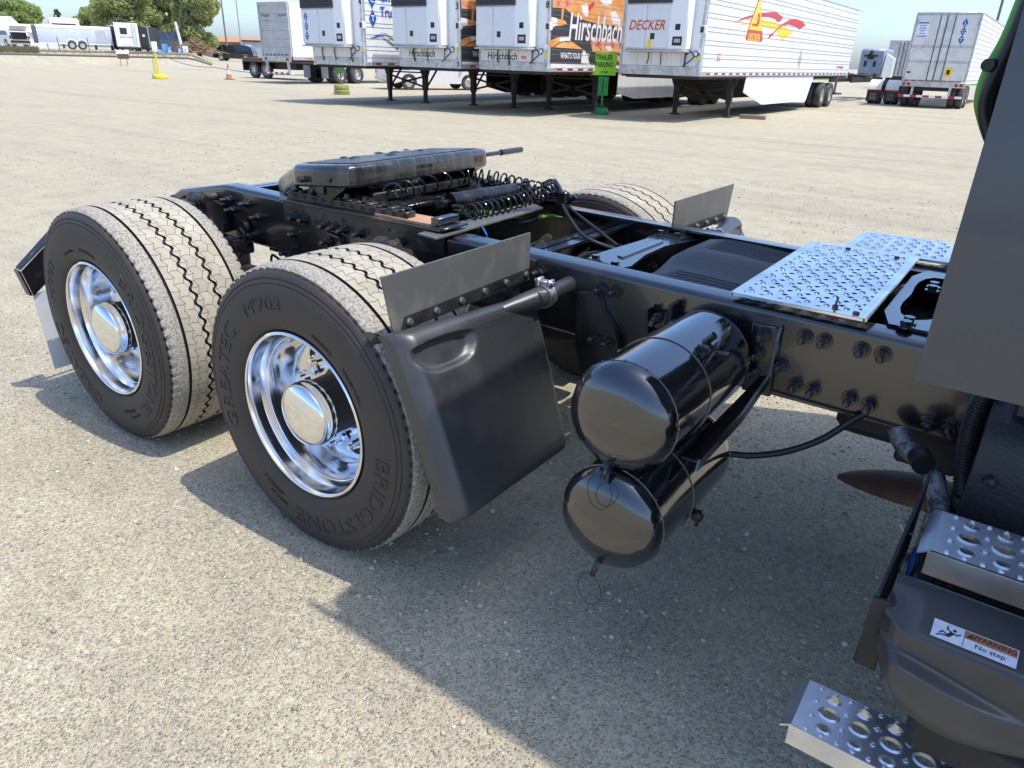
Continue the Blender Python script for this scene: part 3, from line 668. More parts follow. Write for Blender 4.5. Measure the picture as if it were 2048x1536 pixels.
b = B(); b.prism([(-.50, -.40), (-.50, .40), (-.60, .42), (-.80, .40), (-.83, .05), (-.80, .0), (-.83, -.05), (-.80, -.40), (-.60, -.42)], 'z', 1.1995, 1.2035); bt(b).build('wear_surface', 'grease_black', fifth)
b = B(); put_text(b, 'FONTAINE', .022, (-.4545, -.02, 1.150), (0, 1, 0), (0, 0, 1), ext=.0015); bt(b).build('cast_lettering', 'fw_steel', fifth)
b = B(); b.box(-.4545, -.453, .34, .40, 1.140, 1.172, 0); mat('faded_red', (.16, .03, .028), .5, col2=(.05, .045, .042), nscale=40); bt(b).build('red_decal', 'faded_red', fifth)
for i in range(9):
    b = B(); x, y = random.uniform(-.86, -.55), random.uniform(-.25, .35); s_ = random.uniform(.012, .03)
    b.lathe([(s_, 0), (s_*.9, .003), (s_*.4, .006), (0, .007)], (x, y, 1.2035), (0, 0, 1), n=9); bt(b).build('grease_lump', 'grease_black', fifth)
b = B(); b.cyl((-.50, .46, 1.165), (-.52, .80, 1.165), .011, n=10); b.cyl((-.508, .62, 1.165), (-.52, .82, 1.165), .016, n=10); bt(b).build('release_handle', 'bolt_steel', fifth)
b = B(); a_, c_ = bp(876, 408, 'z', 1.06), bp(1046, 381, 'z', 1.06); d_ = (c_-a_)/np.linalg.norm(c_-a_); L_ = np.linalg.norm(c_-a_)
b.cyl(a_+d_*.07, c_-d_*.06, .038, n=24); b.cyl(a_, a_+d_*.075, .013, n=10); b.cyl(c_-d_*.07, c_, .014, n=10)
for q_ in (a_, c_): b.cyl(q_-V(0, 0, .025), q_+V(0, 0, .03), .014, n=12); b.cyl(q_-V(0, 0, .012), q_+V(0, 0, .014), .026, n=14)
b.build('air_cylinder', 'grease_black', T)
b = B(); b.slab([bp(835, 470, 'z', 1.012), bp(872, 480, 'z', 1.012), bp(1086, 418, 'z', 1.012), bp(1062, 406, 'z', 1.012)], (0, 0, 1), .006); b.build('cross_strip', 'plate_grey', T)
# curled air hoses
def coil(pts, rad_, turns, r=.0045, n=14):
    c = spline(pts, 24); m_ = len(c); s_ = np.linspace(0, 1, m_*6); idx = np.linspace(0, m_-1, m_*6)
    C = np.stack([np.interp(idx, np.arange(m_), c[:, k]) for k in range(3)], 1); tg = np.gradient(C, axis=0); tg /= np.linalg.norm(tg, axis=1)[:, None]
    _, u, _ = frame(tg[0]); out_ = []
    for i in range(len(C)):
        u = u-tg[i]*(u@tg[i]); u /= np.linalg.norm(u); w = np.cross(tg[i], u); a = s_[i]*turns*2*np.pi
        out_.append(C[i]+rad_*(math.cos(a)*u+math.sin(a)*w))
    return np.array(out_)
def hose(name, pts, r, m, n=8, sp=True, parent=T):
    b = B(); b.tube(spline(pts) if sp else pts, r, n); return b.build(name, m, parent)
hose('coiled_air_hose', coil([bp(780, 385, 'z', 1.10), bp(850, 368, 'z', 1.10), bp(930, 350, 'z', 1.10)], .034, 6.0), .0048, 'coil_black', 7, False)
hose('coiled_air_hose', coil([bp(930, 350, 'z', 1.10), bp(985, 356, 'z', 1.09), bp(1040, 370, 'z', 1.08), bp(1085, 380, 'z', 1.08), bp(1105, 372, 'z', 1.09)], .033, 15), .0048, 'coil_black', 7, False)
hose('coiled_air_hose', coil([bp(938, 425, 'z', 1.05), bp(985, 415, 'z', 1.05), bp(1035, 402, 'z', 1.06), bp(1075, 390, 'z', 1.08), bp(1112, 378, 'z', 1.09)], .031, 17), .0048, 'coil_black', 7, False)
hose('air_line', [bp(728, 368, 'z', 1.11), bp(752, 370, 'z', 1.11), bp(772, 380, 'z', 1.09), bp(780, 384, 'z', 1.09)], .0085, 'rubber_hose')
hose('air_line', [bp(905, 412, 'z', 1.06), bp(925, 415, 'z', 1.06), bp(930, 428, 'z', 1.04), bp(938, 432, 'z', 1.04)], .0075, 'rubber_hose')
hose('air_line', [bp(1110, 360, 'z', 1.1), bp(1121, 378, 'z', 1.08), bp(1128, 400, 'z', 1.05), bp(1150, 425, 'z', 1.0), bp(1195, 460, 'z', .97), bp(1235, 492, 'z', .93)], .008, 'rubber_hose')
hose('air_line', [bp(1100, 380, 'z', 1.08), bp(1120, 400, 'z', 1.05), bp(1135, 430, 'z', 1.0), bp(1165, 470, 'z', .96), bp(1210, 492, 'z', .93), bp(1240, 500, 'z', .92)], .008, 'rubber_hose')
b = B(); p = bp(1125, 405, 'z', 1.04); b.box(p[0]-.03, p[0]+.03, p[1]-.02, p[1]+.02, p[2]-.06, p[2]+.05, .008); b.cyl(p+V(0, 0, .03), p+V(-.05, .02, .06), .014, n=10); b.cyl(p+V(.02, 0, 0), p+V(.06, .01, .035), .012, n=10); b.cyl(p+V(0, .02, -.05), p+V(0, .15, -.06), .012, n=8); b.build('hose_bracket', 'grease_black', T)
hose('air_line', [bp(915, 423, 'z', 1.0), bp(960, 424, 'z', 1.0), bp(1010, 428, 'z', .98), bp(1060, 437, 'z', .97), bp(1105, 432, 'z', .97), bp(1150, 440, 'z', .95)], .009, 'hose_green')
hose('air_line', [bp(990, 440, 'z', .98), bp(1040, 445, 'z', .97), bp(1100, 428, 'z', .97), bp(1140, 430, 'z', .96), bp(1185, 452, 'z', .94), bp(1240, 500, 'z', .88)], .012, 'rubber_hose')
hose('air_line', [bp(965, 455, 'z', .93), bp(975, 475, 'z', .9), bp(978, 500, 'z', .86)], .005, 'hose_blue'); hose('air_line', [bp(950, 452, 'z', .95), bp(958, 462, 'z', .9), bp(950, 478, 'z', .86)], .007, 'rubber_hose')
# drive line and gearbox lumps seen between the rails
b = B(); b.lathe([(.03, 0), (.10, .02), (.14, .08), (.15, .18), (.11, .25), (.05, .28)], (.36, .12, .62), (.1, 0, 1), n=22); b.cyl((.42, -.05, .72), (.30, .26, .76), .075, n=18); b.cyl((.45, .18, .70), (.45, .02, .70), .05, n=16)
b.build('differential_carrier', 'dull_black', T)
b = B(); b.cyl(bp(1070, 500, 'z', .88), bp(1095, 478, 'z', .88), .024, n=14); b.cyl(bp(1048, 506, 'z', .88), bp(1072, 490, 'z', .88), .018, n=14); b.build('track_rod', 'cast_dirty', T)
b = B(); b.cyl((.46, .0, .68), (1.6, .0, .70), .055, n=20); b.build('drive_shaft', 'dull_black', T)
for pts in ([(1150, 520), (1175, 508), (1205, 505), (1225, 515)], [(1165, 490), (1180, 478), (1215, 485), (1255, 497)], [(1175, 500), (1182, 486), (1220, 492), (1260, 503)]):
    hose('air_line', [bp(x, y, 'z', .9) for x, y in pts], .008, 'rubber_hose')
for px, py, r_ in [(1270, 487, .022), (1255, 492, .015), (1185, 520, .012), (1140, 505, .014), (1245, 575, .03), (1305, 540, .02)]:
    p = bp(px, py, 'z', .87); b = B(); b.cyl(p-V(0, 0, .05), p+V(0, 0, .02), r_, n=12); b.cyl(p+V(0, 0, .02), p+V(0, 0, .035), r_*.6, n=6); b.build('fitting', 'grease_black', T)
# suspension cross member: pressed plate with ears, four bolts on the far rail and two on the near one
b = B()
K = [(1176, 516), (1200, 505), (1290, 478), (1310, 465), (1330, 460), (1400, 470), (1408, 478), (1360, 486), (1330, 492), (1290, 510), (1262, 532), (1245, 535)]
b.slab([bp(x, y, 'z', .965) for x, y in K], (0, 0, -1), .012); b.slab([bp(x, y, 'z', .971) for x, y in [(1235, 510), (1320, 478), (1327, 482), (1246, 514)]], (0, 0, -1), .008)
b.slab([bp(x, y, 'z', .972) for x, y in [(1308, 466), (1335, 459), (1402, 470), (1362, 478)]], (0, 0, -1), .009)
xm = b.build('suspension_bracket', 'frame_black', T)
for px, py in [(1322, 464), (1334, 460), (1355, 470), (1369, 466), (1192, 514), (1230, 527)]:
    p = bp(px, py, 'z', .978); link('bolt', bolt_up_me, xm, (p[0], p[1], .966))
# ribbed plastic cover behind the cab
sec = [(-.42, .80), (-.40, .93), (-.37, .965), (-.33, .973), (-.17, .977), (-.13, .985), (-.08, 1.000), (-.045, 1.010), (.0, 1.012), (.22, 1.009), (.28, .998), (.32, .97), (.35, .92), (.37, .80)]
def cover_sec(x, k): return np.array([(x, y, .80+(z-.80)*k) for y, z in sec])
b = B(); b.ring([cover_sec(.765, .50), cover_sec(.785, .84), cover_sec(.825, .97), cover_sec(.88, 1.0), cover_sec(1.0, .985), cover_sec(1.24, .90)], closed_u=False)
cv = b.build('ribbed_cover', 'cover_grey', T, 60)
for y, z in [(-.33, .973), (-.30, .974), (-.27, .975), (-.24, .976), (-.21, .9765), (.04, 1.0115), (.07, 1.011), (.10, 1.0107), (.13, 1.0103), (.16, 1.010), (.19, 1.0095), (.22, 1.009)]:
    f_ = lambda k: .80+(z-.80)*k; b = B(); b.tube([(.87, y, f_(.995)-.002), (.90, y, f_(.998)), (1.0, y, f_(.985)), (1.16, y, f_(.928)+.0005)], .0040, 8); b.build('rib', 'cover_grey', cv)

# --- perforated plates: every cell of the sheet carries a punched hole with a raised lip
def perf(b, org, ux, uy, nu, nv, cu, cv_, rfun, lip=.002, th=.003, stag=0., mi=0, nseg=12, ov=1.0):
    org = V(*org); ux = V(*ux); uy = V(*uy); nz = np.cross(ux, uy)
    for i in range(nu):
        for j in range(nv):
            r = rfun(i, j); c = org+ux*(i+.5)*cu+uy*(j+.5)*cv_
            cc = c+ux*(stag*cu*(1 if j % 2 else -1))*.5
            sq = []; ci = []; cl = []; cb = []
            for k in range(nseg):
                a = 2*np.pi*k/nseg; q = V(math.cos(a), math.sin(a)); m_ = q/max(abs(q[0]), abs(q[1]))
                sq.append(c+ux*m_[0]*cu/2+uy*m_[1]*cv_/2)
                e = ux*q[0]+uy*q[1]*ov
                ci.append(cc+e*(r+.004)); cl.append(cc+e*r+nz*lip); cb.append(cc+e*r-nz*th)
            if r <= 0: b.add(sq, [tuple(range(nseg))], mi); continue
            b.ring([np.array(sq), np.array(ci), np.array(cl), np.array(cb)], mi=mi)
def border(b, x0, x1, y0, y1, X0, X1, Y0, Y1, z, mi=0):
    for q in ((X0, X1, Y0, y0), (X0, X1, y1, Y1), (X0, x0, y0, y1), (x1, X1, y0, y1)):
        if q[1]-q[0] > 1e-4 and q[3]-q[2] > 1e-4: b.add([(q[0], q[2], z), (q[1], q[2], z), (q[1], q[3], z), (q[0], q[3], z)], [(0, 1, 2, 3)], mi)
def deck(x0, x1, y0, y1, z, nu, nv):
    b = B(); cu, cv_ = (x1-x0-.05)/nu, (y1-y0-.06)/nv
    perf(b, (x0+.025, y0+.03, z), (1, 0, 0), (0, 1, 0), nu, nv, cu, cv_, lambda i, j: .0066, .003, .004, .35, nseg=12, ov=.9)
    border(b, x0+.025, x1-.025, y0+.03, y1-.03, x0, x1, y0, y1, z)
    for q in ((x0, x0+.004, y0, y1), (x1-.004, x1, y0, y1), (x0, x1, y0, y0+.004), (x0, x1, y1-.004, y1)): b.box(*q, z-.009, z-.001)
    b.cyl((x0, y0, z-.003), (x0, y1, z-.003), .005, n=8); b.cyl((x1, y0, z-.003), (x1, y1, z-.003), .006, n=8)
    return b.build('deck_plate', 'alu_plate', T, 30)
dk1 = deck(1.158, 1.53, -.45, .425, 1.012, 6, 16); deck(1.27, 1.63, .46, .83, 1.002, 6, 7)
b = B(); b.cyl((1.44, -.40, 1.012), (1.44, -.40, 1.019), .008, n=10); b.cyl((1.44, -.40, 1.019), (1.443, -.40, 1.043), .003, n=8); b.build('loose_screw', 'rust', dk1)
for x, y in ((1.50, -.42), (1.30, .38), (1.47, .36)): b = B(); b.cyl((x, y, 1.0125), (x, y, 1.017), .009, n=10); b.build('rivet', 'rust', dk1)
b = B(); b.box(1.60, 1.63, .46, .83, .90, .985); b.box(1.27, 1.30, .46, .83, .90, .985); b.box(1.27, 1.63, .442, .47, .93, .985); b.build('deck_bracket', 'frame_black', T)
# plate with the round gearbox opening in front of the deck
b = B(); t = np.linspace(0, 2*np.pi, 28, endpoint=False); cx, cy = 1.66, .0
sq = []; ci = []
for a in t:
    q = V(math.cos(a), math.sin(a)); m_ = q/max(abs(q[0])/.34 if q[0] > 0 else abs(q[0])/.115, abs(q[1])/.36); sq.append((cx+m_[0], cy+m_[1], .985)); rr_ = .105+.02*math.cos(3*a); ci.append((cx+rr_*q[0]*.95, cy+q[1]*rr_*2.4, .985))
b.ring([np.array(sq), np.array(ci), np.array(ci)-V(0, 0, .02)]); gp = b.build('gearbox_cover', 'frame_black', T)
for px, py in [(1818, 640), (1812, 648), (1868, 570), (1865, 577)]: p = bp(px, py, 'z', .995); link('bolt', bolt_up_me, gp, (p[0], p[1], .985))
hose('air_line', [bp(1795, 620, 'z', .93), bp(1815, 590, 'z', .93), bp(1825, 575, 'z', .93), bp(1815, 560, 'z', .93), bp(1820, 545, 'z', .93)], .009, 'rubber_hose')
hose('selector_rod', [bp(1770, 618, 'z', .95), bp(1790, 622, 'z', .95), bp(1812, 607, 'z', .95)], .006, 'rust'); hose('selector_rod', [bp(1800, 575, 'z', .96), bp(1815, 572, 'z', .96), bp(1820, 595, 'z', .95)], .006, 'zinc')
b = B(); b.box(1.5, 2.3, -.36, .36, .62, .86, .03); b.build('gearbox', 'dull_black', T)

# --- quarter fenders ahead of the drive tyres, each with an upright plate bolted on top
def fender(sgn, dx):
    F_ = lambda x, y, z: (x+dx, sgn*y, z)
    # moulded panel: rows run from the outer side to the inner side, columns from the top down
    xs = [(.425, .900), (.448, .916), (.474, .922), (.499, .915), (.519, .895), (.535, .863), (.567, .79), (.613, .68), (.660, .56), (.703, .45), (.716, .405), (.712, .393)]
    NJ = 110; ys = np.concatenate([[1.183], 1.183-.600*np.linspace(0, 1, 110), [.583]]); cx = spline([(x, 0, z) for x, z in xs], 12); cx = cx[np.linspace(0, len(cx)-1, NJ).round().astype(int)]
    P_ = np.zeros((len(ys), NJ, 3))
    for i, y in enumerate(ys):
        e = min(y-.583, 1.183-y); rd = .036*(1-min(e/.05, 1))**2
        for j in range(NJ):
            x, _, z = cx[j]; v_ = j/(NJ-1.)
            q = abs((y-1.04)/.128)**2.6+abs((v_-.45)/.085)**2.6      # oval hand recess near the top outer corner
            dip = .026*float(sstep(0, .6, 1-q))
            skew = .105*(1-(y-.60)/.58)*(1-v_)**1.2
            P_[i, j] = F_(x-rd-dip*.85+skew, y, z-rd*.35-dip*.4)
    b = B(); b.grid(P_)
    # turned-in edge on the outer and lower sides
    side = np.stack([P_[0], P_[0]-V(.05, 0, .0)*1], 0); b.grid(side); side = np.stack([P_[-1], P_[-1]-V(.05, 0, 0)], 0); b.grid(side)
    bot = np.stack([P_[:, -1], P_[:, -1]-V(.05, 0, -.005)], 0); b.grid(bot); b.grid(np.stack([P_[:, 0], P_[:, 0]-V(.03, 0, .03)], 0))
    f_ = b.build('quarter_fender', 'plastic_black', T, 60)
    # mounting arm into the fender
    b = B(); b.cyl(F_(.588, .64, .912), F_(.592, .44, .925), .028, n=22); b.lathe([(.006, 0), (.018, .12), (.026, .20), (.032, .26), (.0355, .31), (.0365, .345)], F_(.494, .915, .884), np.array(F_(.587, .585, .9155))-np.array(F_(.494, .915, .884)), n=22); b.build('fender_arm', 'plastic_black', f_, 50)
    b = B(); b.cyl(F_(.5865, .603, .9145), F_(.589, .572, .917), .039, n=24); b.box(.562+dx, .602+dx, *(sorted((sgn*.60, sgn*.572))), .950, .968, .004); b.cyl(F_(.545, .587, .962), F_(.622, .587, .962), .006, n=10); b.box(.556+dx, .570+dx, *(sorted((sgn*.605, sgn*.567))), .945, .974, .003); b.box(.598+dx, .612+dx, *(sorted((sgn*.603, sgn*.569))), .945, .972, .003); b.build('pipe_clamp', 'zinc', f_)
    b = B(); b.slab([F_(.432, 1.180, 1.078), F_(.432, .468, 1.083), F_(.432, .468, .915), F_(.432, 1.142, .902)], (1, 0, 0), .007); b.build('deflector_plate', 'plate_grey', f_)
    b = B(); b.slab([F_(.440, 1.10, .945), F_(.440, .475, .96), F_(.440, .475, .925), F_(.440, 1.115, .91)], (1, 0, 0), .004); ba = b.build('clamp_bar', 'dull_black', f_)
    for k in range(6):
        y = 1.085-k*.118; o = link('bolt', zbolt_me, ba, F_(.4445, y, .929+k*.0028)); o.rotation_euler = (0, math.pi/2, 0)
    return f_
fender(-1, 0.0); fender(1, .12)

# --- air tanks, dished heads, slung from the rail one above the other
def tank(cx, cz, y0, y1, r):
    n = 56; prof = [(0, y0-.052), (r*.35, y0-.050), (r*.62, y0-.043), (r*.82, y0-.030), (r*.94, y0-.014), (r, y0+.006), (r, y0+.018), (r+.0022, y0+.019), (r+.0022, y0+.024), (r, y0+.025), (r, (y0+y1)/2-.01), (r, y1-.03), (r, y1-.006), (r*.94, y1+.014), (r*.82, y1+.03), (r*.5, y1+.045), (0, y1+.052)]
    b = B(); b.lathe(prof, (cx, 0, cz), (0, 1, 0), n=n); o = b.build('air_tank', 'gloss_black', T, 50)
    ym = y0+.33*(y1-y0)+.05
    b = B(); b.lathe([(r+.0005, ym-.004), (r+.003, ym-.0035), (r+.003, ym+.0035), (r+.0005, ym+.004)], (cx, 0, cz), (0, 1, 0), n=n); b.build('tank_strap', 'gloss_black', o)
    # weld spots along the front seam
    for k in range(14):
        a = R(-70+k*13+random.uniform(-3, 3)); b = B(); b.lathe([(.004, 0), (.003, .003), (0, .004)], (cx+(r+.001)*math.sin(a), y0+.021, cz+(r+.001)*math.cos(a)), (math.sin(a), 0, math.cos(a)), n=7); b.build('weld_spot', 'gloss_black', o)
    # drain cock with its pull cable
    b = B(); p = V(cx-.004, y0-.022, cz-r*.80); b.cyl(p+V(0, .02, .01), p+V(0, -.005, -.004), .016, n=14); b.cyl(p+V(0, -.005, -.004), p+V(0, -.025, -.016), .011, n=6); b.cyl(p+V(0, -.025, -.016), p+V(0, -.045, -.030), .008, .006, n=10); b.build('drain_cock', 'zinc' if False else 'bolt_steel', o)
    q = [p+V(0, -.045, -.03)]; 
    for k in range(26):
        a = -k/25*6.4+.4; q.append(p+V(.004+.036*math.sin(a)*1.0, -.052-.0012*k*.3, -.062+.05*math.cos(a)))
    hose('pull_cable', q, .0011, 'rubber_hose', 5, True, o)
    return o
TX, TR = 1.125, .143
tk1 = tank(TX-.006, .813, -1.038, -.50, .146); tk2 = tank(TX-.002, .519, -1.055, -.56, .148)
b = B(); b.cyl((TX+.075, -.74, .948), (TX+.10, -.74, .975), .011, n=10); b.box(TX+.065, TX+.105, -.77, -.72, .925, .950, .004); b.cyl((TX+.115, -.745, .927), (TX+.15, -.75, .935), .007, n=10); b.cyl((TX+.09, -.80, .93), (TX+.09, -.77, .93), .008, n=8); b.build('strap_bolt', 'bolt_steel', tk1)
b = B(); b.box(TX+.13, TX+.16, -.80, -.77, .43, .46, .005); b.cyl((TX+.145, -.785, .43), (TX+.145, -.785, .41), .006, n=8); b.build('tank_fitting', 'grease_black', tk2)
# hanger: plate on the web, arm with an upturned flange running out between the tanks
b = B(); b.box(1.235, 1.325, -.454, -.4425, .715, .935, .004)
A0, A1 = V(1.318, -.455, .94), V(1.318, -.47, .80)
pts = [A0, A1, V(1.295, -.60, .715), V(1.275, -.80, .672), V(1.275, -.86, .668)]
prev = None; rings = []
for q in pts: rings.append(np.array([q+V(-.004, 0, .0), q+V(.004, 0, 0), q+V(.004, -.012, -.03), q+V(-.004, -.012, -.03)]))
b.ring(rings, cap0=True, cap1=True)
b.slab([V(1.285, -.455, .77), V(1.318, -.455, .78), V(1.295, -.60, .70), V(1.275, -.86, .655), V(1.225, -.86, .655), V(1.262, -.60, .69)], (0, 0, 1), .006)
hg = b.build('tank_hanger', 'frame_black', T)
for z, x in ((.905, 1.275), (.845, 1.268), (.785, 1.262)): link('bolt', bolt_me, hg, (x, -.454, z))
b = B(); b.box(TX+.02, TX+.06, -.58, -.45, .655, .69, .004); b.box(TX-.10, TX-.06, -.80, -.45, .655, .685, .004); b.build('tank_cradle', 'frame_black', T)
b = B(); b.box(.985, 1.0, -.50, -.442, .84, .95, .003); b.build('pipe_bracket', 'dull_black', T)
hose('air_line', [(1.262, -.54, .535), (1.33, -.52, .545), (1.42, -.50, .585), (1.50, -.48, .645), (1.56, -.46, .715), (1.59, -.45, .745)], .0105, 'rubber_hose')
b = B(); b.box(1.15, 3.2, -.40, -.30, .70, .752, .004); b.box(1.15, 3.2, .30, .40, .70, .752, .004); b.build('rail_liner', 'frame_black', T)
b = B(); b.box(1.68, 1.84, -.40, -.25, .60, .72, .01); b.build('junction_box', 'dull_black', T)

# --- rear mud flap with its bent bracket
for s in (-1, 1):
    b = B(); x = -1.965
    b.slab([(x+.0, s*1.195, .655), (x+.06, s*1.03, .815), (x+.06, s*.50, .87), (x, s*.50, .78), (x, s*1.02, .64), (x+.0, s*1.17, .53)], (1, 0, .2), .012)
    b.slab([(x-.005, s*1.195, .655), (x-.07, s*1.19, .655), (x-.07, s*1.165, .525), (x-.005, s*1.17, .53)], (0, s, 0), .01)
    b.slab([(x+.06, s*1.03, .815), (x, s*1.195, .66), (x-.05, s*1.195, .66), (x+.0, s*1.03, .82)], (0, 0, 1), .008)
    mat('bracket_chipped', (.012, .013, .018), .35, col2=(.13, .085, .06), nscale=20, nlo=.60, nhi=.66, bump=.3, bscale=30) if 'bracket_chipped' not in M else None
    br_ = b.build('flap_bracket', 'bracket_chipped', T); br_['label'] = 'black flap bracket with chipped rusty paint'
    mat('flap_white', (.62, .64, .66), .4, col2=(.5, .52, .55), nscale=3, rvar=.15) if 'flap_white' not in M else None
    b = B(); b.slab([(x-.005, s*1.172, .535), (x-.005, s*.60, .60), (x-.02, s*.60, .14), (x-.02, s*1.155, .135)], (1, 0, 0), .006); fl_ = b.build('mud_flap', 'flap_white', T)
    for y in (1.10, .95, .8): b = B(); b.cyl((x+.001, s*y, .56), (x+.012, s*y, .56), .010, n=8); b.build('bolt', 'zinc', fl_)

# --- steps, lower fairing and the cab side
def step(x0, x1, y0, y1, z, nrow_label):
    b = B(); n = int(round((x1-x0-.03)/.062)); cu = .062; L_ = n*cu; xs_ = x0+.028; dep = y1-y0; cv_ = (dep-.012)/3
    perf(b, (xs_, y0+.006, z), (1, 0, 0), (0, 1, 0), n, 3, cu, cv_, lambda i, j: (.0195 if j == 1 else .0125), .004, .006, 0, nseg=20, ov=.85)
    border(b, xs_, xs_+L_, y0+.006, y1-.006, x0, xs_+L_+.01, y0, y1, z)
    # small burrs between the holes
    for i in range(n+1):
        for j in range(4):
            p = V(xs_+i*cu+(0 if j in (0, 3) else 0), y0+.006+j*cv_+(.004 if j == 0 else -.004 if j == 3 else 0), z)
            for dxx in ((0,) if j in (1, 2) else (0, .031)): b.lathe([(.0058, 0), (.0050, .0028), (.0030, .0035), (.0022, .0012), (0, .0008)], p+V(dxx, 0, .0001), (0, 0, 1), n=9)
    # folded left end and front riser
    b.slab([(x0-.0005, y0, z), (x0-.0005, y1, z), (x0-.022, y1, z-.014), (x0-.022, y0, z-.014)], (.4, 0, -1), .004)
    o = b.build('step_tread', 'alu_step', T, 30)
    q = B(); q.box(x0-.004, x1, y0+.004, y0+.009, z-.062, z-.006, .001); q.build('step_riser', 'alu_step', o)
    q = B(); q.box(x0+.01, x1, y1-.008, y1-.003, z-.05, z-.006, .001); q.build('step_riser', 'alu_step', o)
    return o
step(1.690, 2.60, -1.255, -1.105, .352, 0); step(1.832, 2.60, -1.050, -.878, .752, 0)
# moulded fairing between the steps
us = np.concatenate([np.linspace(1.792, 1.86, 10), np.linspace(1.875, 2.15, 16), [2.25, 2.45, 2.7]]); 
secs = []
for u in us:
    zb = .03+float(np.interp(u, [1.79, 1.807, 1.83, 1.86, 1.907, 1.954, 2.009, 2.06, 2.2, 2.7], [.612, .591, .562, .539, .521, .516, .524, .538, .55, .55])); pull = .045*(1-sstep(1.785, 1.85, u))**2
    g1 = sstep(1.79, 1.835, u)*(1-sstep(1.88, 2.12, u)); zL = .676-.036*sstep(1.79, 2.05, u)
    s_ = [(-1.045, .748), (-1.06, .756), (-1.10, .752), (-1.15, .7315), (-1.172, .7225), (-1.180, .7165), (-1.183, .705), (-1.186, zL+.012), (-1.187-.002*g1, zL+.003), (-1.190-.026*g1, zL-.004), (-1.192-.030*g1, zL-.012), (-1.196-.028*g1, zL*.5+zb*.5), (-1.192-.018*g1, zb+.008), (-1.186-.014*g1, zb), (-1.165, zb-.003)]
    secs.append(np.array([(u, y+pull*(1 if abs(y) > 1.1 else 0)-.07, z-.03) for y, z in s_]))
secs = [spline(q, 4) for q in secs]
b = B(); b.ring([np.array([(1.792, y+.012, z) for _, y, z in secs[0]])]+secs, closed_u=False); b.ring([secs[0], secs[0]+V(.0, .06, 0)], closed_u=False)
fa = b.build('step_fairing', 'fairing_grey', T, 45)
for px, py, yy in ((1773, 1250, -1.222),):
    p = bp(px, py, 'y', yy); d_ = V(*CAM)-p; d_ /= np.linalg.norm(d_); p = p+d_*.004
    b = B(); b.lathe([(.013, 0), (.012, .0015), (0, .0016)], p, (-.45, -1, .35), n=18); b.build('recess_shade', 'groove', fa)  # dark disc on the surface, painted as the shade inside a recess
# warning label on its sloping top
def on_top(px, py): 
    return bp(px, py, 'z', .742)
q0, q1, q2, q3 = [V(*bp(px, py, 'y', -1.13)) for px, py in ((1871, 1236), (2040, 1301), (2033, 1335), (1861, 1263))]
lo = V(1.870, -1.2385, .6945); ex = V(1, 0, 0); ey = V(0, .925, .379); nn = np.cross(ex, ey); ex = ex*.88; ey = ey*.74
LW, LH = .150, .050
b = B(); b.slab([lo+nn*.0015, lo+ex*LW+nn*.0015, lo+ex*LW+ey*LH+nn*.0015, lo+ey*LH+nn*.0015], nn, .0006); wl_ = b.build('warning_label', 'label_white', fa)
b = B(); b.slab([lo+ex*.058+ey*.027+nn*.0022, lo+ex*(LW-.002)+ey*.027+nn*.0022, lo+ex*(LW-.002)+ey*(LH-.002)+nn*.0022, lo+ex*.058+ey*(LH-.002)+nn*.0022], nn, .0003); b.build('orange_band', 'warn_orange', wl_)
b = B(); put_text(b, 'WARNING', .0135, lo+ex*.109+ey*.0325+nn*.0027, ex, ey, ext=.0001, sx=1.04); put_text(b, 'No step', .0130, lo+ex*.104+ey*.010+nn*.0023, ex, ey, ext=.0001, sx=1.1)
tri0 = lo+ex*.061+ey*.031+nn*.0026; b.slab([tri0, tri0+ex*.013, tri0+ex*.0065+ey*.012], nn, .0002)
b.slab([lo+ex*.0565+ey*.002+nn*.0022, lo+ex*.0575+ey*.002+nn*.0022, lo+ex*.0575+ey*(LH-.002)+nn*.0022, lo+ex*.0565+ey*(LH-.002)+nn*.0022], nn, .0002)
f0 = lo+ex*.006+ey*.006+nn*.0023   # falling figure
def limb(pts, w):
    for (x0, y0), (x1, y1) in zip(pts[:-1], pts[1:]):
        d = V(x1-x0, y1-y0); d /= np.linalg.norm(d); n2 = V(-d[1], d[0])*w
        c = [(x0+n2[0]-d[0]*w*.4, y0+n2[1]-d[1]*w*.4), (x1+n2[0]+d[0]*w*.4, y1+n2[1]+d[1]*w*.4), (x1-n2[0]+d[0]*w*.4, y1-n2[1]+d[1]*w*.4), (x0-n2[0]-d[0]*w*.4, y0-n2[1]-d[1]*w*.4)]
        b.slab([f0+ex*x+ey*y for x, y in c], nn, .0002)
limb([(.024, .010), (.030, .020)], .0042); limb([(.022, .011), (.013, .018), (.008, .010)], .0016); limb([(.024, .008), (.014, .008), (.004, .002)], .0016); limb([(.032, .021), (.038, .018), (.045, .024)], .0016); limb([(.029, .022), (.021, .026), (.020, .034)], .0016)
t = np.linspace(0, 6.283, 14, endpoint=False); b.slab([f0+ex*(.0335+.0036*math.cos(a))+ey*(.0285+.0036*math.sin(a)) for a in t], nn, .0002)
b.build('label_print', 'decal_black', wl_, 30)
# plate behind the fairing, box and struts further in
b = B(); b.slab([(1.762, -1.195, .532), (1.770, -1.195, .715), (1.785, -.80, .80), (1.785, -.80, .50)], (1, 0, 0), .006); b.box(1.765, 1.805, -1.20, -1.19, .53, .700, .002); b.build('step_bracket', 'dull_black', T)
for x_ in (1.86, 2.3): b = B(); b.box(x_+.12, x_+.16, -1.12, -1.08, .33, .62, .004); b.build('step_post', 'dull_black', T)
b = B(); b.box(1.80, 2.9, -1.06, -.40, .50, .545, .01); b.build('step_floor', 'dull_black', T); b = B(); b.box(1.885, 2.9, -1.225, -1.07, .40, .50, .015); b.build('rubber_skirt', 'dull_black', T)
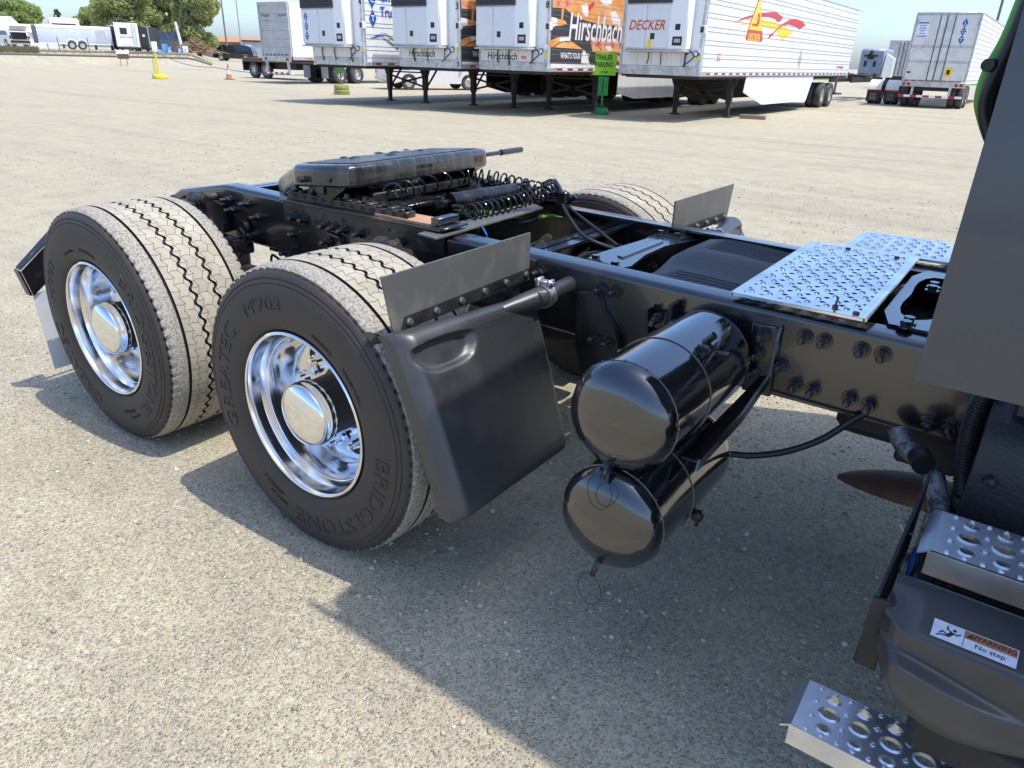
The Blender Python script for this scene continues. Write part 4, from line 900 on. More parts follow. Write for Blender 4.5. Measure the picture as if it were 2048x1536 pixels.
# battery box with textured paint
sec2 = [(-.62, .935), (-.66, .945), (-.70, .940), (-.735, .915), (-.755, .87), (-.765, .80), (-.77, .72), (-.77, .60)]
b = B(); b.ring([np.array([(x, y, z) for y, z in sec2]) for x in (1.862, 3.0)], closed_u=False); b.ring([np.array([(1.862, y, z) for y, z in sec2]), np.array([(1.862, y+.22, z) for y, z in sec2])], closed_u=False)
bb = b.build('battery_box', 'texture_black', T, 50)
o = link('bolt', bolt2_me, bb, (1.90, -.7655, .80))
b = B(); b.box(1.90, 1.945, -.72, -.66, .94, 1.16, .008); b.build('cab_strut', 'texture_black', T)
b = B(); b.cyl((1.90, -.60, 1.0), (1.98, -.60, 1.0), .045, n=20); b.box(1.90, 1.91, -.62, -.55, 1.0, 1.1, .002); b.build('cab_mount', 'frame_black', T)
def corrugated(name, pts, r, pitch, m):
    c = spline(pts, 30); d = np.concatenate([[0], np.cumsum(np.linalg.norm(np.diff(c, axis=0), axis=1))]); n = int(d[-1]/pitch*4); s_ = np.linspace(0, d[-1], n)
    C = np.stack([np.interp(s_, d, c[:, k]) for k in range(3)], 1); rr_ = r*(1+.07*np.where((np.arange(n) % 4) < 2, 1, -1)); b = B(); b.tube(C, rr_, 14); return b.build(name, m, T, 20)
corrugated('conduit', [bp(1990, 770, 'y', -.62), bp(1962, 805, 'y', -.62), bp(1940, 870, 'y', -.62), bp(1929, 940, 'y', -.62), bp(1927, 990, 'y', -.64)], .0225, .0075, 'rubber_hose')
corrugated('conduit', [bp(1927, 985, 'y', -.64), bp(1925, 1030, 'y', -.66), bp(1935, 1090, 'y', -.68)], .014, .006, 'rubber_hose')
b = B(); p = bp(1926, 1005, 'y', -.64); b.cyl(p-V(0, 0, .02), p+V(0, 0, .02), .030, n=18); b.build('conduit_collar', 'rubber_hose', T)
hose('wrapped_pipe', [bp(1795, 855, 'y', -.5), bp(1808, 890, 'y', -.52), bp(1845, 925, 'y', -.56), bp(1872, 975, 'y', -.62), bp(1878, 1030, 'y', -.68), bp(1865, 1070, 'y', -.75)], .026, 'foil', 14)['label'] = 'pipe wrapped in torn silver insulation'
for a_, c_ in (((1838, 912), (1848, 930)), ((1866, 955), (1876, 995)), ((1876, 1005), (1877, 1022))):
    b = B(); b.cyl(bp(*a_, 'y', -.585), bp(*c_, 'y', -.625), .0285, n=16); b.build('tape_band', 'rubber_hose', T)
corrugated('conduit', [bp(1838, 1098, 'y', -.98), bp(1826, 1130, 'y', -1.0), bp(1822, 1165, 'y', -1.02), bp(1828, 1200, 'y', -1.03)], .011, .006, 'hose_blue')
hose('cable', [bp(1815, 1105, 'y', -1.0), bp(1802, 1140, 'y', -1.02), bp(1806, 1170, 'y', -1.04), bp(1825, 1205, 'y', -1.05)], .0062, 'foil'); hose('cable', [bp(1838, 1095, 'y', -1.0), bp(1833, 1130, 'y', -1.02), bp(1815, 1168, 'y', -1.03)], .004, 'rubber_hose')
hose('cable', [bp(1900, 1130, 'y', -.95), bp(1880, 1170, 'y', -.95), bp(1872, 1230, 'y', -.95)], .016, 'rubber_hose'); hose('cable', [bp(1925, 1120, 'y', -.95), bp(1900, 1180, 'y', -.95), bp(1890, 1240, 'y', -.95)], .012, 'rubber_hose')
hose('cable_tie', [bp(1802, 1050, 'y', -.9), bp(1812, 1066, 'y', -.9), bp(1828, 1068, 'y', -.9)], .003, 'label_white', 6)
# rusty curved heat shield under the frame
b = B(); rows = []
for k in np.linspace(0, 1, 14):
    c = V(1.50+.42*k, .02-.05*k, .275+.055*math.sin(k*1.5)); w = .10*math.sin(min(k*1.5+.02, 1.0)*math.pi/2)**.7+.004
    rows.append(np.array([c+V(0, -w*1.0*math.cos(a), .55*w*math.sin(a)) for a in np.linspace(0, math.pi, 11)]))
b.ring(rows, closed_u=False); b.ring([r_-V(0, 0, .004) for r_ in rows], closed_u=False); b.build('heat_shield', 'rust', T, 60)['label'] = 'rusty brown curved shield under the frame'

# cab: side fairing, sleeper box, roof and bonnet (they cast the broad shadow)
def lean(z): return -1.25+.085*(z-1.17)
b = B(); zs = [1.168, 1.6, 2.2, 2.9, 3.55]
b.ring([np.array([(1.735, lean(z), z), (2.9, lean(z)-.01, z), (2.9, lean(z)+.025, z), (1.735, lean(z)+.025, z)]) for z in zs], cap0=True, cap1=True)
b.build('side_fairing', 'cab_paint', T, 30)
b = B(); b.ring([np.array([(1.735, -lean(z), z), (2.9, -lean(z)+.01, z), (2.9, -lean(z)-.025, z), (1.735, -lean(z)-.025, z)]) for z in zs], cap0=True, cap1=True); b.build('side_fairing', 'cab_paint', T, 30)
b = B(); zz = [(1.20, 1.21), (3.0, 1.08), (3.4, 1.03), (3.75, .95), (3.88, .80)]
b.ring([np.array([(2.25+.06*(i > 2), -w, z), (4.7, -w, z), (5.0, -w*.8, z), (5.0, w*.8, z), (4.7, w, z), (2.25+.06*(i > 2), w, z)]) for i, (z, w) in enumerate(zz)], cap0=True, cap1=True); b.build('sleeper_cab', 'cab_paint', T, 40)
b = B(); b.ring([np.array([(1.90, -w, z), (2.4, -w, z), (2.4, w, z), (1.90, w, z)]) for w, z in ((1.035, 3.50), (1.03, 3.56), (.97, 3.80), (.90, 3.83))], cap0=True, cap1=True); b.build('roof_fairing', 'cab_paint', T)
b = B(); b.box(5.0, 6.4, -.95, .95, .9, 1.9, .12); b.build('bonnet', 'cab_paint', T)
b = B(); b.box(2.75, 4.6, -1.14, -.50, .45, 1.15, .08); b.build('fuel_tank', 'alu_polish', T); b = B(); b.box(2.75, 4.6, .50, 1.14, .45, 1.15, .08); b.build('fuel_tank', 'alu_polish', T)
for s in (-1, 1):
    b = B(); b.lathe([(.30, -.15), (.50, -.15), (.52, -.10), (.52, .10), (.50, .15), (.30, .15)], (5.55, s*1.03, .52), n=40); b.cyl((5.55, s*.95, .52), (5.55, s*1.1, .52), .3, n=24); b.build('steer_wheel', 'tire_bg', T)
# suzie lines hanging behind the cab
hose('service_line', [bp(2060, -40, 'y', -.55), bp(2016, 70, 'y', -.55), bp(1978, 140, 'y', -.55), bp(1961, 195, 'y', -.55), bp(1966, 235, 'y', -.55), bp(1985, 290, 'y', -.55), bp(2010, 340, 'y', -.55)], .0125, 'hose_green', 10)
hose('service_line', [bp(2065, -20, 'y', -.58), bp(2022, 85, 'y', -.58), bp(1990, 150, 'y', -.58), bp(1970, 200, 'y', -.58), bp(1972, 245, 'y', -.58), bp(1990, 300, 'y', -.58), bp(2015, 350, 'y', -.58)], .013, 'rubber_hose', 10)
hose('service_line', [bp(2060, 20, 'y', -.5), bp(2015, 110, 'y', -.5), bp(1993, 170, 'y', -.5), bp(1980, 220, 'y', -.5), bp(1996, 290, 'y', -.5)], .012, 'rubber_hose', 10)
b = B(); b.cyl(bp(1975, 130, 'y', -.6), bp(1995, 132, 'y', -.53), .013, n=12); b.build('hose_clip', 'rubber_hose', T)

# ================================================================== the yard behind: parked trailers
def PD(px, py, D):
    d = ray(px, py); return np.array(CAM)+d*(D/np.hypot(d[0], d[1]))
b = B(); b.lathe([(.27, -.14), (.30, -.15), (.42, -.155), (.485, -.135), (.505, -.10), (.505, .10), (.485, .135), (.42, .155), (.30, .15), (.27, .14)], n=32, axis=(1, 0, 0)); bt_me = b.mesh('tyre', 'tire_bg', 40)
b = B(); b.lathe([(.285, .15), (.29, .145), (.26, .12), (.25, .02), (.16, .0), (.13, .04), (.12, .10), (.0, .11)], n=28, axis=(1, 0, 0)); bw_me = b.mesh('wheel', 'wheel_dull', 40)
def bwheel(t, x, y, z=.505, sgn=1, dual=True):
    w = link('wheel', bw_me, t, (x, y, z)); 
    if sgn < 0: w.rotation_euler = (0, 0, math.pi)
    link('tyre', bt_me, w)
    if dual: link('tyre', bt_me, w, (-.33, 0, 0))
    return w
def decal(t, X, pts, m, lift, ax='x', off=(0, 0), sc=1., name='graphic'):
    q = [bp(off[0]+x/sc, off[1]+y/sc, ax, X) for x, y in pts]
    n = {'x': (1, 0, 0), 'y': (0, -1, 0)}[ax]; b = B(); b.slab([p+V(*n)*lift for p in q], n, .0012); return b.build(name, m, t)
def van_body(t, x0, x1, y0, y1, zb, zt, m='white_paint', nseam=15, ribs='h', front=True):
    b = B(); b.box(x0+.015, x1-.015, y0+.01, y1, zb+.10, zt-.03, 0); b.build('body', m, t)
    b = B(); b.box(x0, x1, y0+.02, y1-.01, zt-.07, zt, .02); b.build('roof', 'alu_trim', t)
    for x in (x0, x1):
        s = 1 if x == x1 else -1
        b = B(); b.box(x-s*.05, x+s*.004, y0+.03, y1-.02, zb, zb+.13, .006); o = b.build('bottom_rail', 'alu_trim', t)
    n = nseam; hs = [1.9 if k % 2 else 1. for k in range(n)]; tot = sum(hs); z = zb+.135; H = zt-.09-z; zc_ = []
    for k in range(n):
        h = H*hs[k]/tot; b = B(); b.box(x1-.015, x1, y0+.12, y1-.06, z+.002, z+h-.002, .002); b.build('side_panel', m, t)
        zc_.append(z+h); z += h
    for z in zc_[:-1]:
        b = B(); b.box(x1, x1+.008, y0+.12, y1-.06, z-.006, z+.006); b.build('seam', 'seam_grey', t)
    for x in (x0, x1):
        b = B(); b.cyl((x-.07 if x == x1 else x+.07, y0+.07, zb), (x-.07 if x == x1 else x+.07, y0+.07, zt-.02), .075, n=16); b.build('corner_post', 'alu_trim', t)
def tape(t, x, y0, y1, z, step_=.62, n=30):
    y = y0; k = 0
    while y < y1 and k < n:
        b = B(); b.box(x, x+.003, y, y+.28, z-.028, z+.028); b.build('red_reflector', 'red_refl', t); b = B(); b.box(x, x+.003, y+.30, y+step_*.9, z-.024, z+.024); b.build('white_reflector', 'decal_white', t); y += step_; k += 1
def landing_gear(t, x0, x1, y, zb, m='leg_brown'):
    for x in (x0, x1):
        b = B(); b.box(x-.095, x+.095, y-.08, y+.08, .45, zb, .01); b.box(x-.065, x+.065, y-.06, y+.06, .04, .47, .006); b.slab([(x-.28, y-.02, zb), (x+.28, y-.02, zb), (x+.09, y-.02, zb-.42), (x-.09, y-.02, zb-.42)], (0, 1, 0), .03); lg = b.build('landing_leg', m, t)
        q = B(); q.box(x-.14, x+.14, y-.13, y+.13, .0, .045, .012); q.build('foot', m, lg)
        q = B(); q.slab([(x, y+.05, .50), (x, y+.05, .58), (x, y+.75, zb), (x, y+.65, zb)], (1, 0, 0), .04); q.build('stay', m, lg)
    for a_, c_ in (((x0, .95), (x1, .55)), ((x0, .55), (x1, .95))):
        b = B(); b.slab([(a_[0], y+.01, a_[1]-.035), (c_[0], y+.01, c_[1]-.035), (c_[0], y+.01, c_[1]+.035), (a_[0], y+.01, a_[1]+.035)], (0, 1, 0), .02); b.build('cross_brace', m, t)
    b = B(); b.box(x0, x1, y-.03, y+.03, 1.04, 1.09); b.build('crank_shaft', m, t)
def cooler(t, x0, x1, yn, xs, zb, zd, ztop_, ctrl=True):
    """nose-mounted refrigeration unit; xs = (left, door split, door right, right)"""
    xl, xm_, xd, xr = xs; d = .42
    b = B(); b.box(xl, xr, yn-d, yn+.01, zb, ztop_, .05); u = b.build('refrigeration_unit', 'white_clean', t)
    for a_, c_ in ((xl+.03, xm_-.008), (xm_+.008, xd)):
        q = B(); q.box(a_, c_, yn-d-.03, yn-d+.01, zb+.05, zd, .02); q.build('unit_door', 'unit_white', u)
    q = B(); q.prism([(xl+.02, zd+.02), (xd+.02, zd+.02), (xd-.02, ztop_-.1), (xl+.06, ztop_-.1)], 'y', yn-d-.045, yn-d+.01); gr = q.build('grille', 'dark_grille', u)
    z = zd+.10
    while z < ztop_-.2: q = B(); q.box(xl+.14, xd-.12, yn-d-.065, yn-d-.045, z, z+.035, .006); q.build('louvre', 'under_black', gr); z += .10
    q = B(); q.box(xl-.03, xr+.02, yn-d-.04, yn+.01, zb-.05, zb+.0, .015); q.build('drip_tray', 'trailer_grey', u)
    xc = (xd+xr)/2; q = B(); q.box(xc-.15, xc+.15, yn-d-.006, yn-d+.01, zb+.12, zb+.36, .01); q.build('control_panel', 'under_black', u); q = B(); q.box(xc-.09, xc+.09, yn-d-.009, yn-d-.006, zb+.20, zb+.30); q.build('display', 'trailer_grey', u)
    q = B(); q.box(xc-.10, xc+.06, yn-d-.006, yn-d+.01, zb+.52, zb+.68, .01); q.build('gauge_window', 'under_black', u)
    q = B(); q.box(xm_+.16, xm_+.30, yn-d-.036, yn-d-.029, zb+.28, zb+.44, .01); q.build('latch', 'under_black', u)
    # piping below
    for k in range(3):
        xa = (xl+.55*(k+1)+random.uniform(-.1, .1)) if k < 2 else xr-.12; hose('cable', [(xa, yn-.05, zb-.04), (xa+random.uniform(-.03, .03), yn-.06, zb-.2), (xa+random.uniform(-.04, .04), yn-.04, zb-random.uniform(.35, .5))], random.uniform(.012, .022), 'under_black', 6, True, t)
    hose('cable', [(xr-.1, yn-.05, zb-.1), (xr+.05, yn-.12, zb-.02), (xr+.16, yn-.1, zb-.15), (xr+.02, yn-.14, zb-.30), (xr-.15, yn-.12, zb-.42)], .018, 'under_black', 6, True, t)
    b = B(); b.cyl((xr+.17, yn-.03, zb-.08), (xr+.17, yn+.01, zb-.08), .085, n=18); b.build('round_gauge', 'dark_grille', t); b = B(); b.cyl((xr+.17, yn-.034, zb-.08), (xr+.17, yn-.028, zb-.08), .06, n=18); b.build('gauge_glass', 'decal_white', t)
def nose_panels(t, x0, x1, yn, zb, zu):
    n = 5; w = (x1-x0-.3)/n
    for k in range(n):
        b = B(); b.box(x0+.15+k*w+.006, x0+.15+(k+1)*w-.006, yn-.012, yn+.02, zb+.26, zu-.06, .003); b.build('front_panel', 'unit_white', t)
    b = B(); b.box(x0+.10, x1-.10, yn-.02, yn+.02, zb, zb+.25, .006); b.build('nose_plate', 'alu_trim', t)
def axles(t, x0, x1, ys, m='under_black'):
    for y in ys:
        bwheel(t, x1-.16, y, sgn=1); bwheel(t, x0+.16, y, sgn=-1); b = B(); b.cyl((x0+.2, y, .505), (x1-.2, y, .505), .065, n=12); b.build('axle', m, t)
    b = B(); b.box(x0+.75, x0+.85, ys[0]-1.2, ys[-1]+1.2, .72, 1.0); b.build('bogie_rail', m, t); b = B(); b.box(x1-.85, x1-.75, ys[0]-1.2, ys[-1]+1.2, .72, 1.0); b.build('bogie_rail', m, t)
def underfloor(t, x0, x1, y0, y1, zb):
    b = B(); b.box(x0+.06, x1-.06, y0+.1, y1-.1, zb-.06, zb+.12); b.build('floor', 'under_black', t)
    b = B(); b.box(x0+.2, x1-.2, y0+.15, y0+1.9, zb-.09, zb-.055); b.build('coupler_plate', 'leg_brown', t)
    y = y0+2.2
    while y < y1-1.5: b = B(); b.box(x0+.08, x1-.08, y-.03, y+.03, zb-.12, zb-.06); b.build('floor_beam', 'leg_brown', t); y += .6
def build_reefer(label, x0, x1, yn, yr, zb, legs_y, xs, zu=1.92, zd=3.04, skirt=None, shade_skirt=None):
    t = thing('reefer_trailer', label, 'trailer', (0, 0, 0)); 
    van_body(t, x0, x1, yn, yr, zb, 4.1); nose_panels(t, x0, x1, yn, zb, zu); cooler(t, x0, x1, yn, xs, zu, zd, 3.98)
    landing_gear(t, x0+.38, x1-.38, legs_y, zb-.06); underfloor(t, x0, x1, yn, yr, zb); axles(t, x0, x1, (yr-3.9, yr-2.55)); tape(t, x1+.005, yn+.5, yr-.5, zb+.07)
    b = B(); b.box(x1-.13, x1+.03, yn-.02, yn+.10, 2.42, 2.62, .01); b.build('marker_lamp_box', 'white_clean', t); b = B(); b.box(x1-.13, x1-.03, yn-.032, yn-.02, 2.44, 2.60); b.build('hinge_plate', 'dark_grille', t)
    for k in range(3): b = B(); b.box(x1-.16+.01*k, x1-.05, yn-.016, yn-.008, zb+.62-.2*k, zb+.74-.2*k); b.build('placard', ('decal_white', 'decal_yellow', 'trailer_grey')[k], t)
    if skirt:
        b = B(); b.slab([(x1-.03, y, z) for y, z in skirt], (-1, 0, 0), .02); b.build('side_skirt', 'white_paint', t)
    if shade_skirt:
        for xx in shade_skirt: b = B(); b.slab([(xx, yn+4.7, zb-.02), (xx, yn+4.7, .62), (xx, yn+6, .38), (xx, yr-4.7, .36), (xx, yr-4.7, zb-.02)], (1, 0, 0), .02); b.build('side_skirt', 'under_black', t)  # skirts coloured near black: the shade under the trailer put into their colour
    b = B(); b.box(x0, x1, yr-.04, yr+.04, zb-.1, zb+.1, .01); b.box(x0+.4, x0+.5, yr-.08, yr, .45, zb-.1); b.box(x1-.5, x1-.4, yr-.08, yr, .45, zb-.1); b.box(x0+.1, x1-.1, yr-.08, yr, .45, .55); b.build('rear_bumper', 'alu_trim', t)
    return t
# -- blue diamond reefer
rA = build_reefer('white reefer trailer with blue diamond letters and a blue and green swoosh', -20.32, -17.68, 15.9, 32.5, 1.28, 19.3, (-20.25, -19.35, -18.62, -18.14), 1.89, 2.99)
X = -17.672
def text_on(t, body, size, org, ux, m, ext=.0015, shear=0., sx=1., uy=(0, 0, 1), name='lettering', space=1.):
    b = B(); put_text(b, body, size, org, ux, uy, ext=ext, shear=shear, sx=sx, space=space); return b.build(name, m, t, 30)
def diamonds(t, c, ux, s, letters, gap):
    ux = V(*ux); n = np.cross(ux, V(0, 0, 1))
    for k, l in enumerate(letters):
        q = c+V(0, 0, -gap*k)
        b = B(); b.slab([q+ux*s*.62, q+V(0, 0, s), q-ux*s*.62, q-V(0, 0, s)], n, .002); b.build('diamond', 'decal_blue', t)
        text_on(t, l, s*.95, q+n*.004-V(0, 0, s*.32), ux, 'decal_white')
diamonds(rA, V(X+.012, 16.35, 3.86), (0, 1, 0), .27, 'JCT', .56)
text_on(rA, 'Ch', .42, V(X+.013, 16.95, 3.28), (0, 1, 0), 'decal_blue'); text_on(rA, 'Tru', .42, V(X+.013, 16.98, 2.82), (0, 1, 0), 'decal_blue', sx=.9)
o_, s_ = (610, 0), 10.24
decal(rA, X, [(1310, 782), (1400, 755), (1480, 705), (1580, 705), (1680, 735), (1560, 735), (1440, 770), (1380, 785)], 'decal_blue2', .012, 'x', o_, s_)
decal(rA, X, [(1520, 668), (1640, 680), (1760, 760), (1910, 860), (1910, 872), (1740, 780), (1640, 700)], 'decal_green', .012, 'x', o_, s_)
decal(rA, X, [(1540, 772), (1640, 785), (1780, 880), (1915, 965), (1915, 1020), (1740, 890), (1640, 810)], 'decal_green', .012, 'x', o_, s_)
decal(rA, X, [(1840, 780), (1915, 800), (1915, 812)], 'decal_green', .012, 'x', o_, s_)
diamonds(rA, V(-19.98, 15.9-.455, 2.75), (1, 0, 0), .15, 'JCT', .29)
text_on(rA, '4', .26, V(-17.76, 15.888, 3.12), (1, 0, 0), 'decal_black')
# -- two reefers with a painted wrap
def wrap(t, X, dy=0., dz=0.):
    o_, s_ = (1090, 0), 11.82
    base = bp(1097, 70, 'x', -10.99)
    def dc(pts, m, lift):
        q = [bp(o_[0]+x/s_, o_[1]+y/s_, 'x', -10.99)+V(0, dy, dz) for x, y in pts]; b = B()
        b.slab([V(X+lift, p[1], p[2]) for p in q], (1, 0, 0), .0012); return b.build('graphic', m, t)
    dc([(190, -800), (1960, -700), (1900, 1000), (1800, 1545), (120, 1500)], 'decal_dark', .001)
    dc([(185, 175), (480, 200), (560, 270), (690, 380), (1000, 500), (1250, 560), (1880, 640), (1940, -600), (190, -700)], 'decal_orange', .0025)
    dc([(190, 70), (220, 0), (400, 60), (560, 0), (700, 60), (690, 120), (420, 180), (190, 110)], 'decal_redw', .004)
    dc([(860, 120), (1010, 90), (1030, 330), (1000, 400), (900, 330)], 'decal_white', .004); dc([(1050, 120), (1180, 20), (1160, 140), (1040, 280)], 'decal_red', .004)
    dc([(1330, 180), (1400, 200), (1390, 440), (1340, 420)], 'decal_redw', .004); dc([(1300, 0), (1590, 0), (1560, 90), (1480, 140), (1380, 110)], 'decal_white', .004)
    dc([(1540, 300), (1660, 260), (1750, 400), (1740, 560), (1600, 560)], 'decal_white', .004); dc([(1450, 470), (1560, 500), (1500, 610)], 'decal_redw', .005)
    dc([(400, 200), (460, 210), (425, 470), (385, 465)], 'decal_orange', .003)
    dc([(155, 400), (290, 430), (290, 600), (150, 650)], 'decal_white', .0025); dc([(290, 440), (480, 490), (525, 560), (420, 600), (290, 620)], 'decal_orange', .0025); dc([(150, 620), (280, 600), (160, 680)], 'decal_orange', .004)
    dc([(130, 960), (330, 870), (460, 860), (900, 1165), (120, 1110)], 'decal_orange', .0025); dc([(360, 880), (560, 865), (600, 960), (420, 1010), (350, 1000)], 'decal_white', .004)
    dc([(200, 1105), (330, 1010), (480, 965), (600, 970), (600, 985), (470, 985), (340, 1030), (225, 1110)], 'decal_black', .005)
    dc([(1050, 890), (1300, 900), (1720, 940), (1815, 1150), (1800, 1290), (1690, 1230), (1130, 1230), (1090, 1050)], 'decal_redw', .0025); dc([(1120, 1090), (1800, 1160), (1800, 1230), (1130, 1230)], 'decal_orange', .004)
    dc([(1420, 1090), (1560, 1090), (1600, 1200), (1480, 1200)], 'decal_white', .005); dc([(1230, 1060), (1320, 940), (1340, 945), (1245, 1070), (1360, 1190), (1330, 1190)], 'decal_black', .006)
    dc([(905, 1175), (960, 1210), (1065, 1530), (850, 1500)], 'decal_white', .0025); dc([(1700, 1300), (1810, 1330), (1800, 1500), (1680, 1420)], 'decal_redw', .004)
    text_on(t, 'Hirschbach', 1.05, V(X+.0075, 19.72+dy, 2.22+dz), (0, 1, 0), 'decal_white', sx=.72, shear=.15, name='script_lettering')
    text_on(t, "WHAT'S YOUR DRIVE?", .24, V(X+.004, 18.5+dy, 1.68+dz), (0, 1, 0), 'decal_white', sx=.72)
rB = build_reefer('wrapped reefer trailer numbered 3, with a black script name under its cooling unit', -16.66, -14.02, 16.5, 33.0, 1.30, 20.0, (-16.50, -15.87, -15.02, -14.48), 1.92, 3.03, None, (-16.62, -14.06))
wrap(rB, -14.018, -.5, -.02)
text_on(rB, 'Hirschbach', .30, V(-15.62, 16.486, 1.62), (1, 0, 0), 'decal_black', shear=.1, sx=.85); text_on(rB, '3', .26, V(-14.12, 16.488, 2.98), (1, 0, 0), 'decal_black'); text_on(rB, '53', .2, V(-14.14, 16.488, 1.36), (1, 0, 0), 'decal_black')
rC = build_reefer('wrapped reefer trailer numbered 8, orange and black side with white script lettering', -13.66, -11.0, 17.0, 33.4, 1.30, 20.6, (-13.45, -12.77, -11.98, -11.45), 1.93, 3.04, [(21.5, 1.28), (21.5, .62), (22.8, .42), (28.3, .40), (28.3, 1.28)], (-13.62,))
wrap(rC, -10.998, 0.)
text_on(rC, 'Hirschbach', .30, V(-12.72, 16.986, 1.60), (1, 0, 0), 'decal_black', shear=.1, sx=.85); text_on(rC, '8', .26, V(-11.11, 16.988, 3.0), (1, 0, 0), 'decal_black')
for k in range(1): b = B(); b.box(-12.0, -11.8, 16.985, 16.99, 1.62, 1.72); b.build('placard', 'decal_redw', rC)
# -- red and yellow reefer
rD = build_reefer('white reefer trailer with red and yellow swooshes and a yellow spire on its side', -9.66, -7.0, 18.9, 37.0, 1.30, 22.6, (-9.30, -8.63, -7.90, -7.36), 1.97, 3.16, [(23.0, 1.28), (22.9, .80), (25.0, .36), (30.6, .34), (31.2, 1.28)], (-9.62,))
X = -6.998; o_, s_ = (1440, 0), 10.24
decal(rD, X, [(330, 535), (470, 475), (620, 450), (850, 405), (1060, 430), (1330, 540), (1500, 670), (1290, 815), (1220, 770), (1150, 650), (1080, 600), (880, 540), (600, 500)], 'decal_yellow', .001, 'x', o_, s_)
decal(rD, X, [(270, 485), (480, 360), (660, 305), (850, 260), (1140, 245), (1300, 350), (1215, 455), (1160, 435), (1130, 390), (990, 350), (850, 345), (640, 365), (480, 400)], 'decal_red', .0025, 'x', o_, s_)
decal(rD, X, [(985, 805), (1010, 700), (1090, 670), (1240, 510), (1450, 390), (1560, 385), (1690, 440), (1755, 515), (1625, 610), (1550, 545), (1400, 500), (1290, 520), (1180, 600), (1060, 740)], 'decal_red', .0025, 'x', o_, s_)
decal(rD, X, [(800, -40), (828, -40), (868, 660), (868, 830), (840, 858), (540, 822), (522, 780), (570, 600)], 'decal_red', .004, 'x', o_, s_)
decal(rD, X, [(806, 0), (826, 10), (856, 640), (585, 602)], 'decal_yellow', .0055, 'x', o_, s_)
decal(rD, X, [(790, 258), (822, 300), (805, 470), (765, 545), (645, 525), (665, 478), (735, 490), (785, 360), (770, 330), (735, 430), (730, 400)], 'decal_red', .007, 'x', o_, s_)
p = bp(1508, 74, 'x', X); text_on(rD, 'DECKER', .30, V(X+.0075, p[1], p[2]-.11), (0, 1, 0), 'decal_yellow', sx=1.05)
text_on(rD, '53', .3, V(X+.002, 20.2, 1.72), (0, 1, 0), 'decal_red'); text_on(rD, 'deckercompanies', .17, V(X+.002, 35.2, 1.62), (0, 1, 0), 'decal_red')
q_ = bp(1600, 118, 'x', X); b = B(); b.slab([(X+.003, q_[1]-.22, q_[2]-.1), (X+.003, q_[1]+.1, q_[2]-.35), (X+.003, q_[1]+.22, q_[2]+.1), (X+.003, q_[1]-.05, q_[2]+.38)], (1, 0, 0), .003); b.build('patch', 'trailer_grey', rD)
text_on(rD, 'DECKER', .36, V(-8.61, 18.9-.456, 2.50), (1, 0, 0), 'decal_orangered', shear=.25, sx=.86)
b = B(); b.box(-8.52, -8.42, 18.9-.46, 18.9-.45, 2.0, 2.25); b.build('notice', 'decal_yellow', rD)
for k in range(6): b = B(); b.box(-7.06, -7.02, 18.92, 18.94, 1.45+.14*k, 1.53+.14*k); b.build('red_reflector', 'decal_red', rD)
b = B(); b.box(-6.98, -6.93, 18.98, 19.05, 3.3, 3.5); b.build('marker_lamp', 'orange_light', rD)

# -- dry van seen from its roller door end
t = thing('box_trailer', 'white box trailer seen from its grey roller door, green tape on its side', 'trailer')
x0, x1, y0 = -36.15, -33.55, 25.4
b = B(); b.box(x0+.02, x1-.02, y0+.12, y0+16, 1.3, 4.12); b.build('body', 'white_clean', t)
b = B(); b.box(x1-.02, x1, y0+.1, y0+16, 1.42, 4.1, .002); b.build('side_wall', 'white_clean', t)
b = B(); b.box(x0, x0+.1, y0, y0+.14, 1.15, 4.14, .01); b.build('door_post', 'trailer_grey', t); b = B(); b.box(x1-.1, x1, y0, y0+.14, 1.15, 4.14, .01); b.build('door_post', 'trailer_grey', t); b = B(); b.box(x0+.1, x1-.1, y0, y0+.14, 3.98, 4.14, .01); b.build('door_header', 'trailer_grey', t)
for k in range(6): b = B(); b.box(x0+.11, x1-.11, y0+.05, y0+.10, 1.45+k*.423+.004, 1.45+(k+1)*.423-.004, .003); b.build('door_panel', 'trailer_grey', t)
b = B(); b.box(x0, x1, y0-.02, y0+.14, 1.15, 1.44, .01); sill = b.build('rear_sill', 'alu_trim', t)
for x in (x0+.25, x1-.45): b = B(); b.box(x, x+.2, y0-.035, y0-.015, 1.2, 1.36); b.build('tail_light', 'red_light', t)
for x in (x0+.30, x1-.42): b = B(); b.box(x, x+.12, y0+.0, y0+.1, .55, 1.16); b.build('bumper_post', 'alu_trim', t)
for k in range(10): b = B(); b.box(x0+.05+k*.25, x0+.05+(k+1)*.25, y0-.01, y0+.08, .50, .60); b.build('bumper_bar', 'red_refl' if k % 2 == 0 else 'decal_white', t)
b = B(); b.box(x1-.05, x1+.003, y0+.1, y0+16, 1.25, 1.42); b.build('bottom_rail', 'alu_trim', t)
decal(t, x1, [(612, 30), (621, 31), (619, 54), (611, 53)], 'tape_green', .002, 'x', name='green_tape')
for y in (3.5, 4.85): bwheel(t, x1-.16, y0+y); bwheel(t, x0+.16, y0+y, sgn=-1)
for x in (x0+.5, x1-.5): b = B(); b.box(x-.3, x+.3, y0+2.7, y0+2.71, .28, .98); b.build('mud_flap', 'trailer_grey', t)
underfloor(t, x0, x1, y0, y0+16, 1.25)
text_on(t, 'Premier', .24, V(x0+.62, y0+.046, 3.40), (1, 0, 0), 'seam_dark', shear=.2); text_on(t, 'RG240239', .17, V(x1-.5, y0+.046, 3.42), (1, 0, 0), 'seam_dark'); b = B(); b.box(x0+.3, x0+.9, y0+.044, y0+.048, 3.22, 3.25); b.build('rule_line', 'seam_dark', t)
for k in range(6): b = B(); b.box(x0+.35+k*.34, x0+.5+k*.34, y0+.04, y0+.05, 1.48, 1.55); b.build('scuff', 'seam_dark', t)
